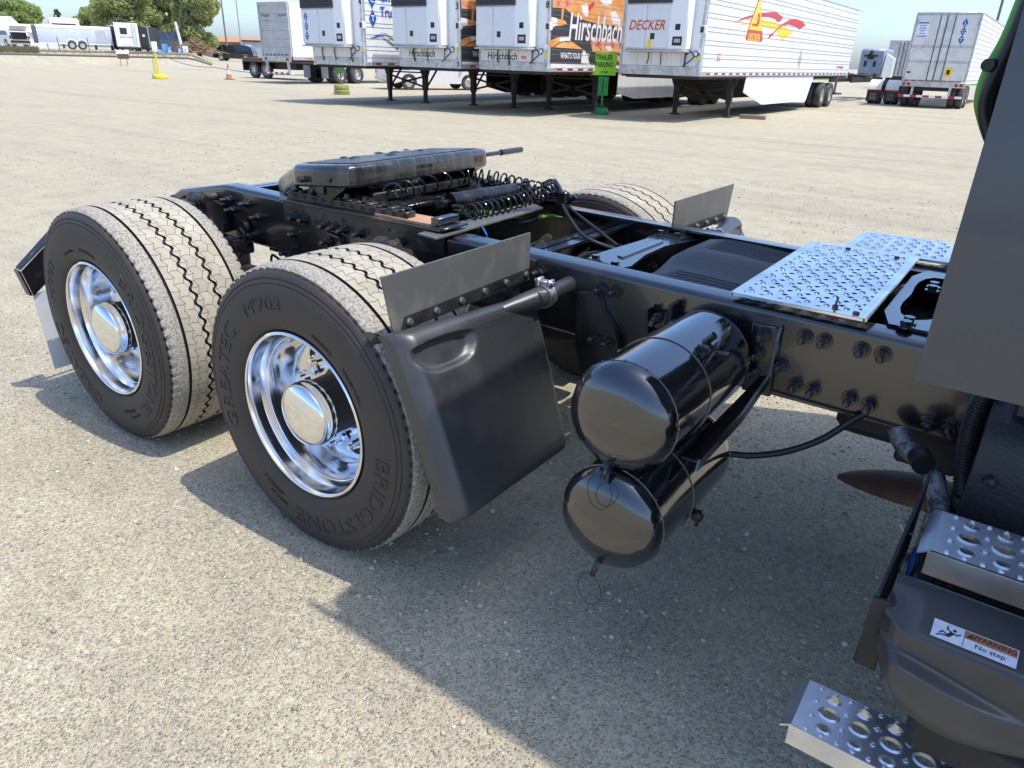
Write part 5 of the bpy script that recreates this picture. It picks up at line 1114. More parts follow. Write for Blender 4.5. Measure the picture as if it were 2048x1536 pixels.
tape(t, x1+.004, y0+1.2, y0+14, 1.33)

# -- trailer seen from its swing doors, beyond
t = thing('reefer_trailer', 'silver trailer seen from its closed swing doors with blue diamond letters', 'trailer')
x0, x1, y0 = -4.86, -2.18, 38.5
b = B(); b.box(x0+.03, x1-.03, y0+.06, y0+16, 1.1, 4.0); b.build('body', 'white_paint', t)
for k in range(14): z = 1.25+k*.195; b = B(); b.box(x1-.03, x1-.012, y0+.1, y0+16, z, z+.19, .002); b.build('side_panel', 'white_paint', t); b = B(); b.box(x1-.012, x1-.004, y0+.1, y0+16, z-.005, z+.005); b.build('seam', 'seam_grey', t)
b = B(); b.box(x0, x1, y0, y0+16, 3.98, 4.07, .02); b.build('roof', 'alu_trim', t)
for x in (x0, x1-.07): b = B(); b.box(x, x+.07, y0-.01, y0+.08, 1.12, 4.0, .006); b.build('door_post', 'alu_trim', t)
xm_ = (x0+x1)/2
for a_, c_ in ((x0+.08, xm_-.006), (xm_+.006, x1-.08)):
    for z0, z1 in ((1.22, 1.96), (2.06, 2.60), (2.70, 3.93)): b = B(); b.box(a_, c_, y0-.005, y0+.05, z0, z1, .004); b.build('door_panel', 'door_alu', t)
    for z in (1.96, 2.60): b = B(); b.box(a_, c_, y0-.02, y0+.05, z, z+.10, .004); b.build('door_band', 'alu_trim', t)
for x in (xm_-.30, xm_+.30, xm_-.03): b = B(); b.cyl((x, y0-.03, 1.15), (x, y0-.03, 3.95), .018, n=8); b.build('lock_rod', 'dark_grille', t)
for x in (x0+.13, x1-.13): b = B(); b.box(x-.03, x+.03, y0-.03, y0, 3.5, 3.8); b.build('hinge', 'alu_trim', t)
b = B(); b.box(x0-.02, x1+.02, y0-.06, y0+.06, .92, 1.16, .01); b.build('rear_sill', 'alu_trim', t)
for x in (x0+.14, x0+.34, x1-.34, x1-.14): b = B(); b.cyl((x, y0-.085, 1.03), (x, y0-.05, 1.03), .075, n=16); b.build('tail_light', 'red_light', t)
for k in range(8):
    b = B(); b.box(x0+.1+k*.32, x0+.28+k*.32, y0-.012, y0-.007, 1.17, 1.20); b.build('red_reflector', 'red_refl', t)
for k in range(10): b = B(); b.box(x0-.02+k*.27, x0-.02+(k+1)*.27, y0-.08, y0+.02, .46, .56); b.build('bumper_bar', 'red_refl' if k % 2 == 0 else 'decal_white', t)
for x in (x0+.5, x1-.6): b = B(); b.box(x, x+.1, y0-.04, y0+.05, .55, .95); b.build('bumper_post', 'alu_trim', t)
for y in (1.1, 2.4): bwheel(t, x1-.16, y0+y); bwheel(t, x0+.16, y0+y, sgn=-1)
b = B(); b.box(x0+.5, x1-.5, y0+.2, y0+3.5, .75, 1.1); b.build('bogie', 'under_black', t)
diamonds(t, V(x1-.62, y0-.006, 3.62), (1, 0, 0), .19, 'JCT', .34)
b = B(); b.box(x0+.17, x0+.62, y0-.009, y0-.005, 3.05, 3.68); st = b.build('notice', 'decal_white', t); b = B(); b.box(x0+.18, x0+.61, y0-.011, y0-.009, 3.6, 3.66); b.box(x0+.18, x0+.61, y0-.011, y0-.009, 3.06, 3.10); b.build('notice_border', 'decal_blue', t)
for k, w in enumerate((.16, .12, .17, .14, .08, .15)): b = B(); b.box(x0+.395-w, x0+.395+w, y0-.011, y0-.009, 3.52-k*.07, 3.545-k*.07); b.build('print_line', 'decal_blue', t)
b = B(); b.box(xm_+.38, xm_+.68, y0-.009, y0-.005, 1.38, 1.78); b.build('notice', 'decal_yellow', t); b = B(); b.box(xm_+.46, xm_+.60, y0-.011, y0-.009, 1.48, 1.68); b.build('print_mark', 'decal_black', t)
b = B(); b.box(x0+.14, x0+.30, y0-.010, y0-.006, 1.50, 1.58); b.build('placard', 'dark_grille', t)

# -- bobtail with pale fenders between the trailers
t = thing('semi_tractor', 'pale blue sleeper tractor with cream rear fenders, seen from behind', 'truck')
D_ = 50.; c0 = PD(1737, 150, D_); cx, cy = c0[0], c0[1]; hw = np.linalg.norm(PD(1762, 120, D_)-PD(1712, 120, D_))/2; z1_ = PD(1737, 97, D_)[2]; z0_ = PD(1737, 150, D_)[2]
b = B(); b.box(cx-hw, cx+hw, cy, cy+2.6, z0_-.1, z1_, .10); b.build('sleeper', 'sleeper_blue', t)
b = B(); b.box(cx-hw+.06, cx+hw-.06, cy-.02, cy+.0, z0_+.05, z1_-.12, .01); b.build('back_wall', 'sleeper_blue', t)
b = B(); b.slab([(cx+hw+.0, cy+.1, z0_-.1), (cx+hw+.42, cy+.5, z0_-.1), (cx+hw+.42, cy+.5, z1_-.5), (cx+hw+.05, cy+.1, z1_-.25)], (0, 1, 0), .6); b.build('cab_extender', 'white_clean', t)
for px_ in (-.38, .12): b = B(); b.box(cx+px_, cx+px_+.14, cy-.05, cy-.02, z0_+.45, z0_+.75, .01); b.build('rear_vent', 'under_black', t)
b = B(); b.box(cx-.45, cx+.30, cy-.06, cy-.02, z0_+.98, z0_+1.06); b.box(cx-.25, cx+.10, cy-.10, cy-.02, z0_+.85, z0_+1.12, .03); b.cyl((cx-.08, cy-.05, z0_+1.12), (cx-.08, cy-.05, z0_+1.3), .07, n=10); b.build('hose_hanger', 'under_black', t)
b = B(); b.box(cx-.45, cx-.35, cy-7, cy+2, .95, 1.2); b.box(cx+.35, cx+.45, cy-6, cy+2, .95, 1.2); b.build('chassis_rail', 'under_black', t); b = B(); b.box(cx-.6, cx+.6, cy-3.5, cy-2.4, 1.2, 1.34, .03); b.build('fifth_wheel_plate', 'leg_brown', t)
for k in range(7): b = B(); b.box(cx-.9+k*.25, cx-.78+k*.25, cy-1.8, cy-1.2, 1.18+.05*(k % 2), 1.42-.04*(k % 3), .02); b.build('chassis_lump', ('leg_brown', 'under_black')[k % 2], t)
for (px_, pt, pb, px2) in ((1748, 163, 208, 1729), (1779, 166, 206, 1764)):
    D_ = 43.5; a_ = PD(px2, pb, D_); c_ = PD(px2+27, pb, D_); zt_ = PD(px_, pt, D_)[2]; w = 0.62; x_ = a_[0]; y_ = a_[1]
    b = B(); P_ = []
    for a in np.linspace(-.3, math.pi+.0, 16): P_.append([(x_, y_+.62-.62*math.cos(a), .55+.60*math.sin(a)), (x_+w, y_+.62-.62*math.cos(a), .55+.60*math.sin(a))])
    b.grid(np.array(P_)); b.build('fender', 'fender_cream', t, 60)
    bwheel(t, x_+w-.15, y_+.65); b = B(); b.box(x_, x_+w, y_+.0, y_+.015, .12, .62); b.build('mud_flap', 'under_black', t)
    for k in range(5): b = B(); b.box(x_+.15, x_+w-.15, y_-.003, y_, .50-.07*k, .515-.07*k); b.build('flap_print', 'trailer_grey', t)
    b = B(); b.box(x_, x_+w, y_-.03, y_, .60, .68); b.build('tail_light_bar', 'red_light', t)

# -- far trailer and flatbed tail
t = thing('box_trailer', 'small grey trailer far off with ribbed doors, behind the pale blue tractor', 'trailer'); c0 = PD(1795, 150, 78)
b = B(); b.box(c0[0]-1.2, c0[0]+1.4, c0[1], c0[1]+12, 1.1, 4.0); b.build('body', 'trailer_grey', t)
for k in range(2): b = B(); b.box(c0[0]-1.15+k*1.28, c0[0]+.06+k*1.28, c0[1]-.04, c0[1], 1.2, 3.9, .01); b.build('door', 'alu_trim', t)
for x in (-.3, 0, .3, .55): b = B(); b.cyl((c0[0]+x, c0[1]-.07, 1.2), (c0[0]+x, c0[1]-.07, 3.9), .025, n=6); b.build('lock_rod', 'dark_grille', t)
b = B(); b.box(c0[0]-1.0, c0[0]+1.2, c0[1]+.3, c0[1]+2.5, .0, 1.1); b.build('bogie', 'under_black', t)
t = thing('flatbed_truck', 'dark flatbed truck tail poking out behind the box trailer', 'truck'); c0 = PD(487, 145, 56)
gx, gy = c0[0], c0[1]
b = B(); b.box(gx, gx+6, gy, gy+2.4, 1.0, 1.25, .02); b.build('flatbed', 'rust', t); b = B(); b.box(gx+.02, gx+.1, gy-.02, gy+.9, .45, 1.1, .02); b.build('mud_flap', 'under_black', t)
for x in (1.0, 2.3): w = bwheel(t, gx+x, gy+.25, dual=False); w.rotation_euler = (0, 0, -math.pi/2)
b = B(); b.box(gx+.3, gx+5, gy+.5, gy+1.9, .6, 1.0); b.build('chassis', 'under_black', t)
# -- white pickup half hidden under the trailers
def side_profile(t, prof, w, m, name='body', y0=None):
    b = B(); b.prism(prof, 'y', -w/2, w/2); return b.build(name, m, t, 30)
def car(name, label, cat, loc, rz, L_, H_, Wd, paint, style, wheel_m='wheel_dull', group=None):
    t = thing(name, label, cat, loc, rz, group); h = L_/2; r = .36
    if style == 'suv':
        low = [(-h, .45), (-h+.05, .78), (-h+.12, .95), (-h+1.15, 1.06), (h-.1, 1.08), (h, .9), (h, .45), (h-.2, .3), (-h+.2, .3)]
        top = [(-h+1.1, 1.06), (-h+1.85, H_-.08), (-h+2.3, H_), (h-.9, H_-.02), (h-.25, H_-.18), (h-.08, 1.08)]
        glass = [[(-h+1.35, 1.1), (-h+1.95, H_-.14), (-h+2.45, H_-.10), (-h+2.45, 1.1)], [(-h+2.53, 1.1), (-h+2.53, H_-.10), (-h+3.25, H_-.11), (-h+3.25, 1.1)], [(-h+3.33, 1.1), (-h+3.33, H_-.11), (h-.75, H_-.12), (h-.35, 1.12)]]
        ax_ = (-h+.95, h-.95)
    elif style == 'pickup':
        low = [(-h, .5), (-h, 1.0), (-h+.1, 1.12), (-h+1.5, 1.16), (h, 1.12), (h, .5), (h-.2, .38), (-h+.2, .38)]
        top = [(-h+1.4, 1.15), (-h+2.0, H_-.05), (-h+2.4, H_), (-h+3.5, H_), (-h+3.8, 1.15)]
        glass = [[(-h+1.75, 1.2), (-h+2.15, H_-.12), (-h+2.8, H_-.1), (-h+2.8, 1.2)], [(-h+2.88, 1.2), (-h+2.88, H_-.1), (-h+3.4, H_-.12), (-h+3.5, 1.2)]]
        ax_ = (-h+1.0, h-1.2)
    # wheel arches cut as arcs into the lower body outline
    outline = []
    def arch(cx_): return [(cx_+.44*math.cos(a), .36+.44*math.sin(a)) for a in np.linspace(math.pi, 0, 11)]
    bot = [p for p in low if p[1] <= .4]; upper_ = [p for p in low if p[1] > .4]
    outline = upper_+[(h-.2, .32), (ax_[1]+.44, .32)]+[q for q in arch(ax_[1])[::-1]]+[(ax_[1]-.44, .32), (ax_[0]+.44, .32)]+[q for q in arch(ax_[0])[::-1]]+[(ax_[0]-.44, .32), (-h+.2, .32)]
    b = B(); b.prism(outline, 'y', -Wd/2, Wd/2); b.build('body', paint, t, 30)
    b = B(); n_ = len(top); b.ring([np.array([(x, -Wd/2+.04+.12*max(0, (z-1.1)/.7), z) for x, z in top]), np.array([(x, Wd/2-.04-.12*max(0, (z-1.1)/.7), z) for x, z in top])], cap0=True, cap1=True); b.build('cabin', paint, t, 30)
    for g_ in glass:
        for s in (-1, 1):
            q = [V(x, s*(Wd/2-.032-.12*max(0, (z-1.1)/.7)), z) for x, z in g_]; b = B(); b.slab(q, (0, s, 0), .006); b.build('window', 'car_glass', t)
    if style == 'suv':
        x_a, z_a, x_b, z_b = -h+1.2, 1.12, -h+1.86, H_-.13
        b = B(); b.slab([V(x_a-.03, -Wd/2+.14, z_a), V(x_a-.03, Wd/2-.14, z_a), V(x_b-.03, Wd/2-.22, z_b), V(x_b-.03, -Wd/2+.22, z_b)], (-1, 0, .8), .006); b.build('windscreen', 'car_glass', t)
        for s in (-1, 1): b = B(); b.cyl((-h+2.2, s*(Wd/2-.22), H_+.04), (h-.9, s*(Wd/2-.22), H_+.03), .018, n=6); b.build('roof_rail', 'car_chrome', t)
    for s in (-1, 1):
        b = B(); b.box(-h+.0, -h+.18, s*(Wd/2-.35), s*(Wd/2-.02), .72, .86, .03); b.build('headlight', 'car_chrome', t); b = B(); b.box(h-.1, h+.01, s*(Wd/2-.22), s*(Wd/2-.01), .75, 1.05, .02); b.build('tail_light', 'red_light', t)
        b = B(); b.box(-h+1.35, -h+1.5, s*(Wd/2), s*(Wd/2+.16), 1.08, 1.22, .03); b.build('mirror', paint, t)
    b = B(); b.box(-h-.03, -h+.08, -Wd/2+.1, Wd/2-.1, .42, .62, .03); b.build('bumper', 'under_black' if style == 'suv' else 'car_chrome', t); b = B(); b.box(h-.05, h+.06, -Wd/2+.06, Wd/2-.06, .45, .66, .03); b.build('bumper', 'under_black' if style == 'suv' else 'car_chrome', t)
    for x in ax_:
        for s in (-1, 1):
            b = B(); b.lathe([(.22, -.10), (.34, -.11), (.37, -.07), (.37, .07), (.34, .11), (.22, .10)], (x, s*(Wd/2-.12), .37), n=24); wh = b.build('wheel', 'tire_bg', t); b = B(); b.lathe([(.23, .09), (.2, .11), (.06, .09), (0, .1)], (x, s*(Wd/2-.12), .37), (0, s, 0), n=20); b.build('rim', wheel_m, wh)
    return t
def face(px, D, extra=0):
    """z-rotation that turns local -Y towards the camera"""
    d = at(px, D)-V(*CAM); return math.atan2(-d[0], d[1])+extra
p = bp(800, 178); car('pickup_truck', 'white pickup truck half hidden beneath the nose of the parked trailers', 'pickup', (p[0]+.9, p[1]+1.5, 0), face(830, 40)+math.pi+.35, 5.6, 1.9, 1.95, 'car_white', 'pickup')
p = at(470, 101, .5); car('suv', 'dark navy suv parked at the edge of the gravel yard', 'car', p, face(470, 100)-.30, 4.8, 1.78, 1.9, 'car_navy', 'suv', 'alu_trim')

# ================================================================== small things on the yard
def cone_base(b, c, r0, r1, h, n=24): b.lathe([(r0*.97, 0), (r0, .02), (r0, h*.45), (r1*1.02, h*.55), (r1, h), (r1*.3, h+.01)], c, (0, 0, 1), n=n)
p = bp(1202, 229); t = thing('parking_sign', 'lime green TRAILER PARKING sign with arrow on a green post', 'sign', p)
b = B(); cone_base(b, (0, 0, 0), .26, .22, .22); b.build('base', 'post_green', t); b = B(); b.cyl((0, 0, .22), (0, 0, .29), .16, .15, n=20); b.build('collar', 'under_black', t); b = B(); b.cyl((0, 0, .2), (0, 0, 1.15), .035, n=12); b.build('post', 'post_green', t)
ang = face(1202, 26); 
def sg(name, x0, x1, z0, z1, y, th, m): b = B(); b.box(x0, x1, y-th, y, z0, z1, .002); o = b.build(name, m, t); o.rotation_euler = (0, 0, ang); return o
zb_, zt_ = PD(1200, 150, 26)[2], PD(1200, 105, 26)[2]; wpx = np.linalg.norm(PD(1234, 128, 26)-PD(1184, 128, 26))/2
sg('board', -wpx-.03, wpx-.03, zb_, zt_, -.04, .02, 'sign_green'); sg('lower_board', -.17, .17, zb_-.62, zb_-.04, -.035, .02, 'post_green'); sg('lower_print', -.018, .018, zb_-.56, zb_-.12, -.056, .002, 'under_black')
H_ = zt_-zb_
BOLD[0] = .03
for body, sz, zz in (('TRAILER', .265*H_/.85, zt_-.31*H_), ('PARKING', .265*H_/.85, zt_-.63*H_)):
    b = B(); put_text(b, body, sz, (-.02, -.0615, zz), (1, 0, 0), (0, 0, 1), ext=.001, sx=.66); o = b.build('lettering', 'decal_black', t, 30); o.rotation_euler = (0, 0, ang)
b = B(); b.slab([(-.12, -.062, zb_+.13*H_), (.06, -.062, zb_+.13*H_), (.06, -.062, zb_+.145*H_+.01), (-.12, -.062, zb_+.145*H_+.01)], (0, -1, 0), .002); b.slab([(.05, -.062, zb_+.09*H_), (.14, -.062, zb_+.142*H_), (.05, -.062, zb_+.195*H_)], (0, -1, 0), .002); o = b.build('arrow', 'decal_black', t); o.rotation_euler = (0, 0, ang)
BOLD[0] = .012
p = bp(684, 189); t = thing('parking_sign', 'dark green sign back on a post in a weathered olive base', 'sign', p); ang = face(684, 35)
b = B(); b.lathe([(.33, 0), (.34, .03), (.34, .17), (.31, .20), (.31, .24), (.33, .25), (.33, .36), (.30, .40), (.05, .41)], (0, 0, 0), (0, 0, 1), n=24); b.build('base', 'base_olive', t); b = B(); b.cyl((0, 0, .38), (0, 0, 1.2), .035, n=10); b.build('post', 'wood_pole', t); sg('board', -.16, .10, .85, 1.62, -.04, .02, 'sign_back')
p = bp(322, 158); t = thing('barrier_post', 'yellow painted post and leaning pipe in a round yellow base', 'barrier', p); sc = np.linalg.norm(bp(335, 158)-bp(307, 158))/2
b = B(); b.lathe([(sc*.98, 0), (sc, .02), (sc, .16), (sc*.93, .20), (sc*.88, .21), (sc*.60, .25), (sc*.55, .32), (.05, .33)], (0, 0, 0), (0, 0, 1), n=28); b.build('base', 'yellow_paint', t); z_ = PD(320, 100, np.hypot(p[0]-CAM[0], p[1]-CAM[1]))[2]
b = B(); b.cyl((-.12, 0, .3), (-.22, 0, z_), .055, n=10); b.build('leaning_pipe', 'yellow_paint', t); b = B(); b.cyl((-.34, -.1, .2), (-.36, -.1, z_*.7), .05, n=10); b.build('post', 'yellow_paint', t); b = B(); b.box(-.62, -.3, -.2, .15, 0, .26, .03); b.build('weight_block', 'yellow_paint', t)
pole_a = p+V(-.2, 0, z_*.95)
p = bp(459, 159); t = thing('traffic_cone', 'faded orange traffic cone with white band in the yard', 'cone', p)
b = B(); b.box(-.24, .24, -.24, .24, 0, .035, .01); b.build('base', 'under_black', t); b = B(); b.lathe([(.19, .035), (.135, .32)], (0, 0, 0), (0, 0, 1), n=20); b.build('lower_cone', 'cone_orange', t); b = B(); b.lathe([(.135, .32), (.085, .62)], (0, 0, 0), (0, 0, 1), n=20); b.build('white_band', 'cone_white', t); b = B(); b.lathe([(.085, .62), (.03, .90), (.0, .905)], (0, 0, 0), (0, 0, 1), n=20); b.build('tip', 'cone_orange', t)
pc = p+V(0, 0, .85)
q = [pole_a+(V(*PD(425, 134, 50))-pole_a)*k-V(0, 0, 1.0*k*(1-k)) for k in np.linspace(0, 1, 12)]; e_ = PD(610, 150, 46)
q += [q[-1]+(e_-q[-1])*k-V(0, 0, .5*k*(1-k)) for k in np.linspace(.1, 1, 10)]
b = B(); b.tube(q, .022, 6); tag(b.build('rope', 'rope_blue'), 'slack blue rope strung from the yellow post across the yard', 'rope')
p = bp(1505, 238); b = B(); b.box(-.42, .42, -.12, .12, 0, .13, .012); o = b.build('timber_block', 'wood', None, loc=p); o.rotation_euler = (0, 0, .12); tag(o, 'weathered wooden block lying by the landing leg of a trailer', 'timber')

# ================================================================== left background on the bank
ZB = 1.35
def mpp(px, D): return np.linalg.norm(at(px+1, D)-at(px, D))
def local(name, label, cat, px, D, extra=0, z=ZB, group=None): return thing(name, label, cat, at(px, D, z), face(px, D, extra), group)
# grey enclosed cargo trailer
D = 84; w = mpp(140, D)*150; t = local('cargo_trailer', 'dented grey enclosed cargo trailer with white trim and two wheels', 'trailer', 150, D, .18); h = w/2; top_ = PD(150, 52, D)[2]-ZB
b = B(); b.ring([np.array([(-h, y, z) for y, z in ((-1.2, .48), (-1.2, top_-.2), (-1.05, top_), (1.05, top_), (1.2, top_-.2), (1.2, .48))]), np.array([(h, y, z) for y, z in ((-1.2, .48), (-1.2, top_-.2), (-1.05, top_), (1.05, top_), (1.2, top_-.2), (1.2, .48))])], cap0=True, cap1=True); b.build('body', 'cargo_grey', t)
b = B(); b.box(-h, h, -1.215, -1.195, top_-.26, top_-.10, .005); b.build('roof_trim', 'white_clean', t); b = B(); b.box(-h, h, -1.212, -1.19, .45, .53, .005); b.build('sill_trim', 'white_clean', t); b = B(); b.box(-h-.03, -h, -1.15, 1.15, .5, top_-.08, .01); b.build('rear_door', 'cargo_dark', t)
b = B(); b.box(h*.55, h*.55+.85, -1.212, -1.2, .62, top_-.35, .004); b.build('side_door', 'cargo_grey', t)
for x in (-.42, .42):
    b = B(); b.lathe([(.2, -.1), (.33, -.11), (.37, -.06), (.37, .06), (.33, .11), (.2, .1)], (x, -1.14, .37), n=22); wh = b.build('wheel', 'tire_bg', t); b = B(); b.lathe([(.21, .1), (.08, .08), (0, .1)], (x, -1.14, .37), (0, -1, 0), n=18); b.build('rim', 'wheel_dull', wh)
    b = B(); q = [(x+.45*math.cos(a), -1.23, .40+.45*math.sin(a)) for a in np.linspace(0, math.pi, 12)]; b.tube(q, .04, 6); b.build('fender_trim', 'white_clean', t)
b = B(); b.box(h-1.4, h+1.2, -.05, .05, .42, .5); b.build('tongue', 'under_black', t)
# white caravan rear with black neighbours
D = 82
def rvbox(name, label, px0, px1, py0, py1, m, extra=0, dep=5, D=D):
    px = (px0+px1)/2; t = local(name, label, 'camper', px, D, extra); h = mpp(px, D)*(px1-px0)/2; zt = PD(px, py0, D)[2]-ZB; zl = max(PD(px, py1, D)[2]-ZB, .35)
    b = B(); b.box(-h, h, 0, dep, zl, zt, .06); b.build('body', m, t)
    for x in (-h*.6, h*.6): b = B(); b.lathe([(.1, -.12), (.33, -.12), (.36, 0), (.33, .12), (.1, .12)], (x, dep*.45, .36), (1, 0, 0), n=18); b.build('wheel', 'tire_bg', t)
    b = B(); b.box(-h*.9, h*.9, -.04, .02, zl-.2, zl, .02); b.build('bumper', 'under_black', t)
    return t, h, zl, zt
t, h, zl, zt = rvbox('camper_trailer', 'white camper trailer end with dark window, hatch and ladder', 235, 282, 46, 97, 'rv_white')
b = B(); b.box(-h*.55, h*.05, -.02, .0, zt-.95, zt-.42, .02); b.build('window', 'car_glass', t); b = B(); b.box(-h*.5, h*.2, -.015, .0, zl+.15, zl+.75, .02); hh = b.build('hatch', 'rv_white', t); text_on(t, 'BLACK STONE', .16, (-h*.1, -.012, zt-1.25), (1, 0, 0), 'seam_dark')
for x in (.52, .78): b = B(); b.cyl((h*x, -.08, zl+.2), (h*x, -.08, zt-.1), .022, n=6); b.build('ladder_rail', 'alu_trim', t)
for k in range(8): b = B(); b.cyl((h*.52, -.08, zl+.35+k*.3), (h*.78, -.08, zl+.35+k*.3), .02, n=6); b.build('ladder_rung', 'alu_trim', t)
b = B(); b.box(-h*.3, h*.3, 1.0, 1.8, zt, zt+.28, .08); b.build('roof_unit', 'under_black', t)
t, h, zl, zt = rvbox('camper_trailer', 'black camper side wall between the cargo trailer and white camper', 221, 238, 51, 98, 'rv_black', 0, 4, 86)
b = B(); b.box(-h, h, -.02, 0, zt-.1, zt, .01); b.build('roof_edge', 'alu_trim', t)
t, h, zl, zt = rvbox('camper_trailer', 'black camper front with small white plate right of the white camper', 281, 302, 53, 98, 'rv_black', -.2, 5, 84)
b = B(); b.box(-h*.2, h*.25, -.015, 0, zt-.9, zt-.7); b.build('plate', 'rv_white', t); b = B(); b.box(h-.06, h+.01, -.02, .1, zl, zt); b.build('edge_trim', 'alu_trim', t)
# parked dark pickups further back
p = at(315, 92, ZB); car('pickup_truck', 'dark blue pickup truck beside the black camper on the bank', 'pickup', p, face(315, 92)+.9, 5.4, 2.0, 1.95, 'car_dkblue', 'pickup'); p = at(340, 95, ZB); car('pickup_truck', 'dark brown pickup truck under the big tree on the bank', 'pickup', p, face(340, 95)+.95, 5.4, 2.05, 1.95, 'car_brown', 'pickup')
# white estate car with its tailgate up
p = at(22, 90, ZB); t = car('station_wagon', 'white estate car with its tailgate raised in front of the shed', 'car', p, face(22, 90)-1.2, 4.5, 1.55, 1.8, 'car_white', 'suv'); 
b = B(); b.slab([(2.0, -.75, 1.5), (2.0, .75, 1.5), (2.75, .7, 1.95), (2.75, -.7, 1.95)], (.5, 0, -1), .05); b.build('tailgate', 'car_white', t); b = B(); b.box(2.22, 2.28, -.65, .65, .75, 1.35); b.build('cargo_opening', 'under_black', t)
# sheds
D = 108; t = local('shed', 'long white gabled shed behind the cargo trailer', 'shed', 62, D, .35); w = mpp(60, D)*62
zt = PD(60, 47, D)[2]-ZB
b = B(); b.box(-w, w, 0, 6, 0, zt*.68); b.build('wall', 'shed_white', t); b = B(); b.prism([(-.3, zt*.66), (3, zt), (6.3, zt*.66), (6.3, zt*.64), (-.3, zt*.64)], 'x', -w-.2, w+.2); b.build('roof', 'white_clean', t); b = B(); b.box(-w-.03, -w, 1.5, 4.5, .3, 2.3); b.build('door', 'bldg_grey', t); b = B(); b.box(-w+1.2, -w+2.6, -.03, 0, 1.1, 2.2); b.build('window', 'car_glass', t)
t = local('shed', 'small white shed at the edge beside the estate car', 'shed', -8, 112, .2); b = B(); b.box(-2.6, 2.6, 0, 5, 0, 2.6); b.build('wall', 'shed_white', t); b = B(); b.prism([(-.3, 2.55), (2.5, 3.4), (5.3, 2.55)], 'x', -2.8, 2.8); b.build('roof', 'white_clean', t)
D = 105; t = local('motorhome', 'white motorhome roof with air horns rising behind the cargo trailer', 'motorhome', 140, D, .12); w = mpp(140, D)*30; zt = PD(140, 36, D)[2]-ZB
b = B(); b.box(-w, w, 0, 2.5, .6, zt, .25); b.build('body', 'rv_white', t); b = B(); b.box(-w*.9, w*.7, -.02, 0, zt-.95, zt-.6, .05); b.build('window_band', 'car_glass', t); b = B(); b.box(w*.7, w*1.02, .2, 2.3, zt-1.1, zt-.3, .03); b.build('front_glass', 'car_glass', t)
for k in range(5): b = B(); b.cyl((-w*.8+k*w*.35, 1.0, zt), (-w*.8+k*w*.35, 1.0, zt+.25), .09, n=8); b.build('roof_vent', 'trailer_grey', t)
# orange-roofed building far right of the tree
D = 135; t = local('building', 'low tan building with orange roof beyond the yard', 'building', 455, D, -.1, .5); w = mpp(455, D)*62; zt = PD(455, 73, D)[2]-.5; ze = PD(455, 83, D)[2]-.5
b = B(); b.box(-w, w, 0, 9, 0, ze); b.build('wall', 'bldg_tan', t); b = B(); b.prism([(-.8, ze-.05), (4.5, zt), (9.8, ze-.05)], 'x', -w-.5, w+.5); b.build('roof', 'roof_orange', t)
for k in range(9): b = B(); b.box(-w+1+k*w*.21, -w+1.9+k*w*.21, -.04, 0, .9, ze-.5); b.build('window', 'car_glass', t)
t = local('building', 'flat grey building behind the suv', 'building', 505, 128, -.1, .5); b = B(); b.box(-1.5, 5, 0, 7, 0, 2.5); b.build('wall', 'bldg_grey', t); b = B(); b.box(-1.7, 5.2, -.2, 7.2, 2.5, 2.7); b.build('roof', 'under_black', t); b = B(); b.box(-1, -.1, -.04, 0, 0, 2.1); b.build('door', 'white_clean', t)
# poles
for (px, py, D, r_, m, lab, lean_) in ((366, 84, 86, .16, 'pole_white', 'short white pole standing by the brush pile', .35), (455, -10, 112, .11, 'wood_pole', 'thin timber utility pole beside the orange-roofed building', .0), (484, -60, 125, .10, 'pole_grey', 'tall grey light mast with lamps above the building', 0.), (1966, -30, 90, .14, 'wood_pole', 'dark utility pole behind the silver trailer', 0.)):
    z0 = float(hground(*at(px, D)[:2])); topz = PD(px, py if py > 20 or px == 366 else -45, D)[2]
    if px == 366: topz = PD(358, 44, D)[2]
    t = thing('utility_pole', lab, 'pole', at(px, D, z0), face(px, D)); b = B(); b.cyl((0, 0, -.2), (-lean_, 0, topz-z0), r_*1.15, r_*.8, n=10); b.build('shaft', m, t)
    if px == 484:
        b = B(); b.cyl((-1.1, 0, topz-z0-2.0), (1.1, 0, topz-z0-2.0), .05, n=6); b.build('cross_arm', m, t)
        for x in (-1.0, -.4, .4, 1.0): b = B(); b.box(x-.2, x+.2, -.35, .1, topz-z0-2.1, topz-z0-1.8, .05); b.build('lamp_head', 'dark_grille', t)
    if px in (455, 1966): b = B(); b.box(-1.1, 1.1, -.06, .06, topz-z0-1.0, topz-z0-.85); b.build('cross_arm', m, t)
# fence posts along the bank
FP = {60: 'thin steel fence post between the estate car and the cargo trailer', 118: 'thin steel fence post before the cargo trailer, just behind its dark rear door', 178: 'thin steel fence post before the cargo trailer, ahead of its wheels', 228: 'thin steel fence post in front of the black camper wall', 283: 'thin steel fence post between the white camper and the black camper front', 96: 'short steel stake before the rear half of the cargo trailer', 262: 'short steel stake in front of the white camper end'}
for px in FP:
    D = 80.5; z0 = float(hground(*at(px, D)[:2])); b = B(); hgt = 1.25 if px not in (96, 262) else .7; b.cyl((0, 0, -.1), (-.08, 0, hgt), .035, n=7); o = b.build('fence_post', 'post_steel', None, loc=at(px, D, z0)); tag(o, FP[px], 'fence post', 'steel fence posts on the bank')
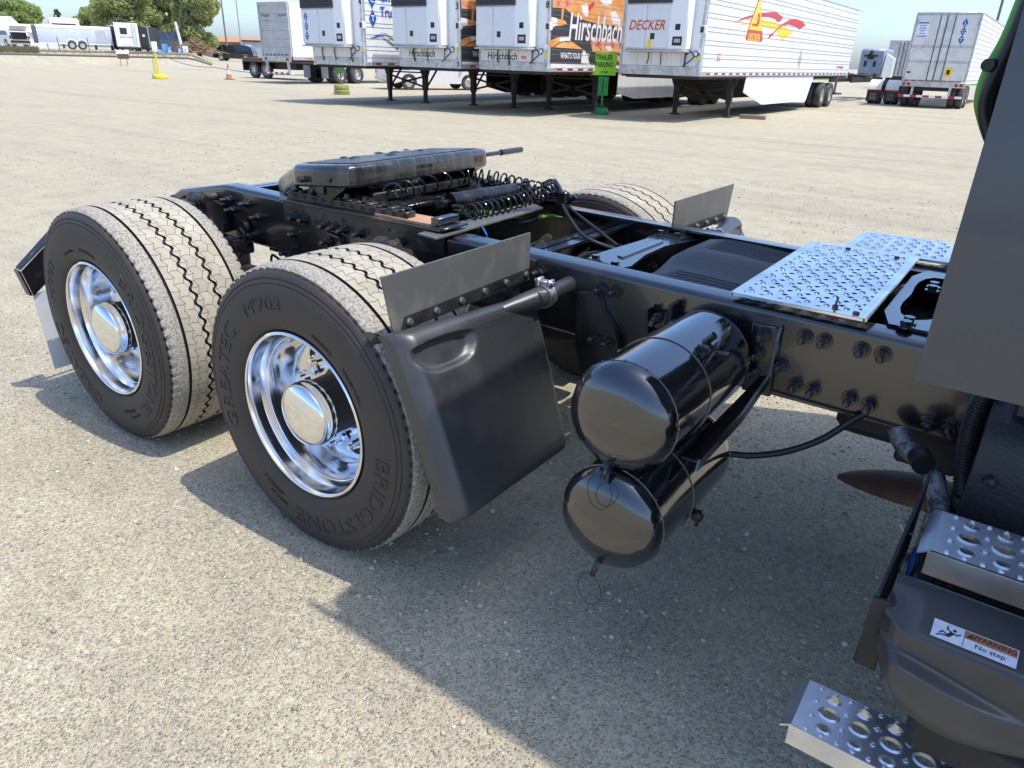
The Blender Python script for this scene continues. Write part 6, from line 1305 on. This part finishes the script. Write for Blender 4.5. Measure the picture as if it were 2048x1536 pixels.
# kerb log along the bank's lip
q = [at(px, 78.6, float(hground(*at(px, 78.6)[:2]))+.06) for px in range(-30, 421, 15)]; b = B(); b.tube(q, .09, 7); tag(b.build('pipe_rail', 'post_steel'), 'long rusty pipe lying along the lip of the dirt bank', 'pipe')
t = local('notice_board', 'small red and white board on two thin legs at the foot of the bank', 'sign', 243, 76, 0, float(hground(*at(243, 76)[:2])));
for x in (-.25, .25): b = B(); b.cyl((x, 0, 0), (x, 0, .8), .03, n=6); b.build('leg', 'post_steel', t)
b = B(); b.box(-.45, .45, -.02, .02, .55, .95); b.build('lower_board', 'rust', t); b = B(); b.box(-.5, .5, -.02, .02, .96, 1.25); b.build('upper_board', 'white_clean', t)
# blue tarp heap and crates
t = local('tarp_heap', 'crumpled bright blue tarpaulin heap on the bank', 'tarpaulin', 338, 83); P_ = np.zeros((14, 8, 3))
for i in range(14):
    for j in range(8): P_[i, j] = (-1.7+i*.26, -.6+j*.2, max(0, .4*math.sin(i/13*math.pi)*math.sin(j/7*math.pi)+random.uniform(-.08, .16)*(0 < j < 7)))
b = B(); b.grid(P_); b.build('sheet', 'tarp_blue', t, 20)
for k in range(4): b = B(); x = -1.5+k*.9; b.box(x, x+.5, -.6, -.1, .0, random.uniform(.5, 1.1), .03); b.build('drum', ('car_white', 'tarp_blue', 'rust', 'car_white')[k], t)
# brush pile
t = local('brush_pile', 'heap of cut brown branches and brush on the bank', 'brush', 392, 84); r_ = random.Random(5)
b = B()
for k in range(420):
    x, y = r_.gauss(0, .95), r_.gauss(0, .6); hh = max(.1, 1.35*math.exp(-(x*x/2.2+y*y/1.4))); z = r_.uniform(.02, hh); a = r_.uniform(0, 3.14); l = r_.uniform(.3, .9); dz = r_.uniform(-.35, .35)
    b.cyl((x-l*math.cos(a)/2, y-l*math.sin(a)/2, max(0, z-dz/2)), (x+l*math.cos(a)/2, y+l*math.sin(a)/2, max(0, z+dz/2)), r_.uniform(.015, .05), n=4, caps=False)
o = b.build('branches', 'brush_wood', t); o['kind'] = 'stuff'
# dry grass on the bank
b = B(); r_ = random.Random(9)
for k in range(5200):
    px = r_.choice((r_.uniform(-25, 75), r_.uniform(-25, 75), r_.uniform(60, 420))); D = r_.uniform(79, 84); c = at(px, D, 0); c[2] = float(hground(c[0], c[1])); hgt = r_.uniform(.15, .55) if px < 75 else r_.uniform(.08, .28); a = r_.uniform(0, 6.28); w_ = .035
    l_ = V(math.cos(a)*.15, math.sin(a)*.15, hgt); b.add([c+V(-w_, 0, 0), c+V(w_, 0, 0), c+l_], [(0, 1, 2)])
tag(b.build('dry_grass', 'dry_grass'), 'tufts of dry straw-coloured grass along the bank', 'grass', kind='stuff')
b = B(); b.box(-30, 30, 0, 14, 0, .06); o = b.build('field', 'field_green', None, loc=at(1810, 120, 0)); o.rotation_euler = (0, 0, face(1810, 120)); tag(o, kind='structure')

# ================================================================== trees
def tree(px, D, pyt, wpx, lab, m, seed, n=9000, base=None, pyb=None, group='trees behind the yard', leaf=.22):
    z0 = float(hground(*at(px, D)[:2])); r_ = np.random.default_rng(seed); topz = PD(px, pyt, D)[2]-z0; w = mpp(px, D)*wpx/2; bz = (PD(px, pyb, D)[2]-z0) if pyb else topz*.22
    t = thing('tree', lab, 'tree', at(px, D, z0), 0, group); b = B(); b.cyl((0, 0, -.2), (.1, 0, topz*.45), .05*topz*.6, .025*topz*.6, n=9)
    cl = []
    for k in range(34):
        a = r_.uniform(0, 6.283); u = r_.uniform(0, 1)**.6; zz = r_.uniform(0, 1); prof = math.sin(math.pi*(.12+.80*zz))**.7
        cl.append((w*.78*u*prof*math.cos(a), w*.7*u*prof*math.sin(a), bz+(topz-bz)*(.08+.80*zz), w*r_.uniform(.22, .40)))
    for c in cl[:9]: s0 = V(.1, 0, topz*r_.uniform(.15, .42)); e = V(c[0], c[1], c[2]); mid = (s0+e)/2+V(0, 0, .2); b.tube(spline([s0, mid, e], 4), np.linspace(.018*topz*.6, .005*topz, 9), 5)
    b.build('trunk', 'bark', t)
    C = np.array(cl); which = r_.integers(0, len(cl), n); d = r_.normal(size=(n, 3)); d /= np.linalg.norm(d, axis=1)[:, None]; rad_ = C[which, 3]*r_.uniform(.45, 1.05, n)**.6
    pos = C[which, :3]+d*rad_[:, None]*V(1, 1, .8); pos[:, 2] = np.maximum(pos[:, 2], bz*.8)
    s_ = leaf*r_.uniform(.6, 1.3, n); u = r_.normal(size=(n, 3)); u /= np.linalg.norm(u, axis=1)[:, None]; v = np.cross(u, r_.normal(size=(n, 3))); v /= np.linalg.norm(v, axis=1)[:, None]
    Q = np.stack([pos-u*s_[:, None], pos+v*s_[:, None]*.55, pos+u*s_[:, None], pos-v*s_[:, None]*.55], 1).reshape(-1, 3)
    me = bpy.data.meshes.new('crown'); me.from_pydata(Q.tolist(), [], np.arange(4*n).reshape(-1, 4).tolist()); me.materials.append(M[m]); link('crown', me, t); return t
tree(48, 118, -14, 110, 'rounded green tree behind the long white shed', 'leaf_green', 1, 12000, pyb=80)
tree(-8, 122, 15, 40, 'bushy green tree beyond the small white shed', 'leaf_green', 2, 3000, pyb=60)
tree(128, 128, 13, 18, 'thin dark conifer tip above the motorhome roof', 'leaf_dark', 3, 1200, pyb=60, leaf=.2)
tree(192, 112, 14, 84, 'low broad green tree between motorhome and white camper', 'leaf_green', 4, 10000, pyb=85)
tree(262, 104, -70, 150, 'tall dense green tree rising behind the white camper', 'leaf_olive', 5, 22000, pyb=82)
tree(325, 112, -60, 135, 'broad olive tree behind the dark pickup trucks', 'leaf_olive', 6, 20000, pyb=96)
tree(398, 98, -75, 120, 'big spreading olive tree with pale trunk over the brush pile', 'leaf_olive', 7, 22000, pyb=96)
tree(1790, 130, 93, 42, 'bright green roadside tree behind the small grey trailer', 'leaf_bright', 8, 2600, pyb=130)
tree(-110, 120, 5, 90, 'wide green tree beyond the end of the small white shed', 'leaf_green', 9, 8000, pyb=85)
tree(-230, 130, 12, 110, 'grey green tree standing alone past the sheds', 'leaf_olive', 10, 8000, pyb=88)
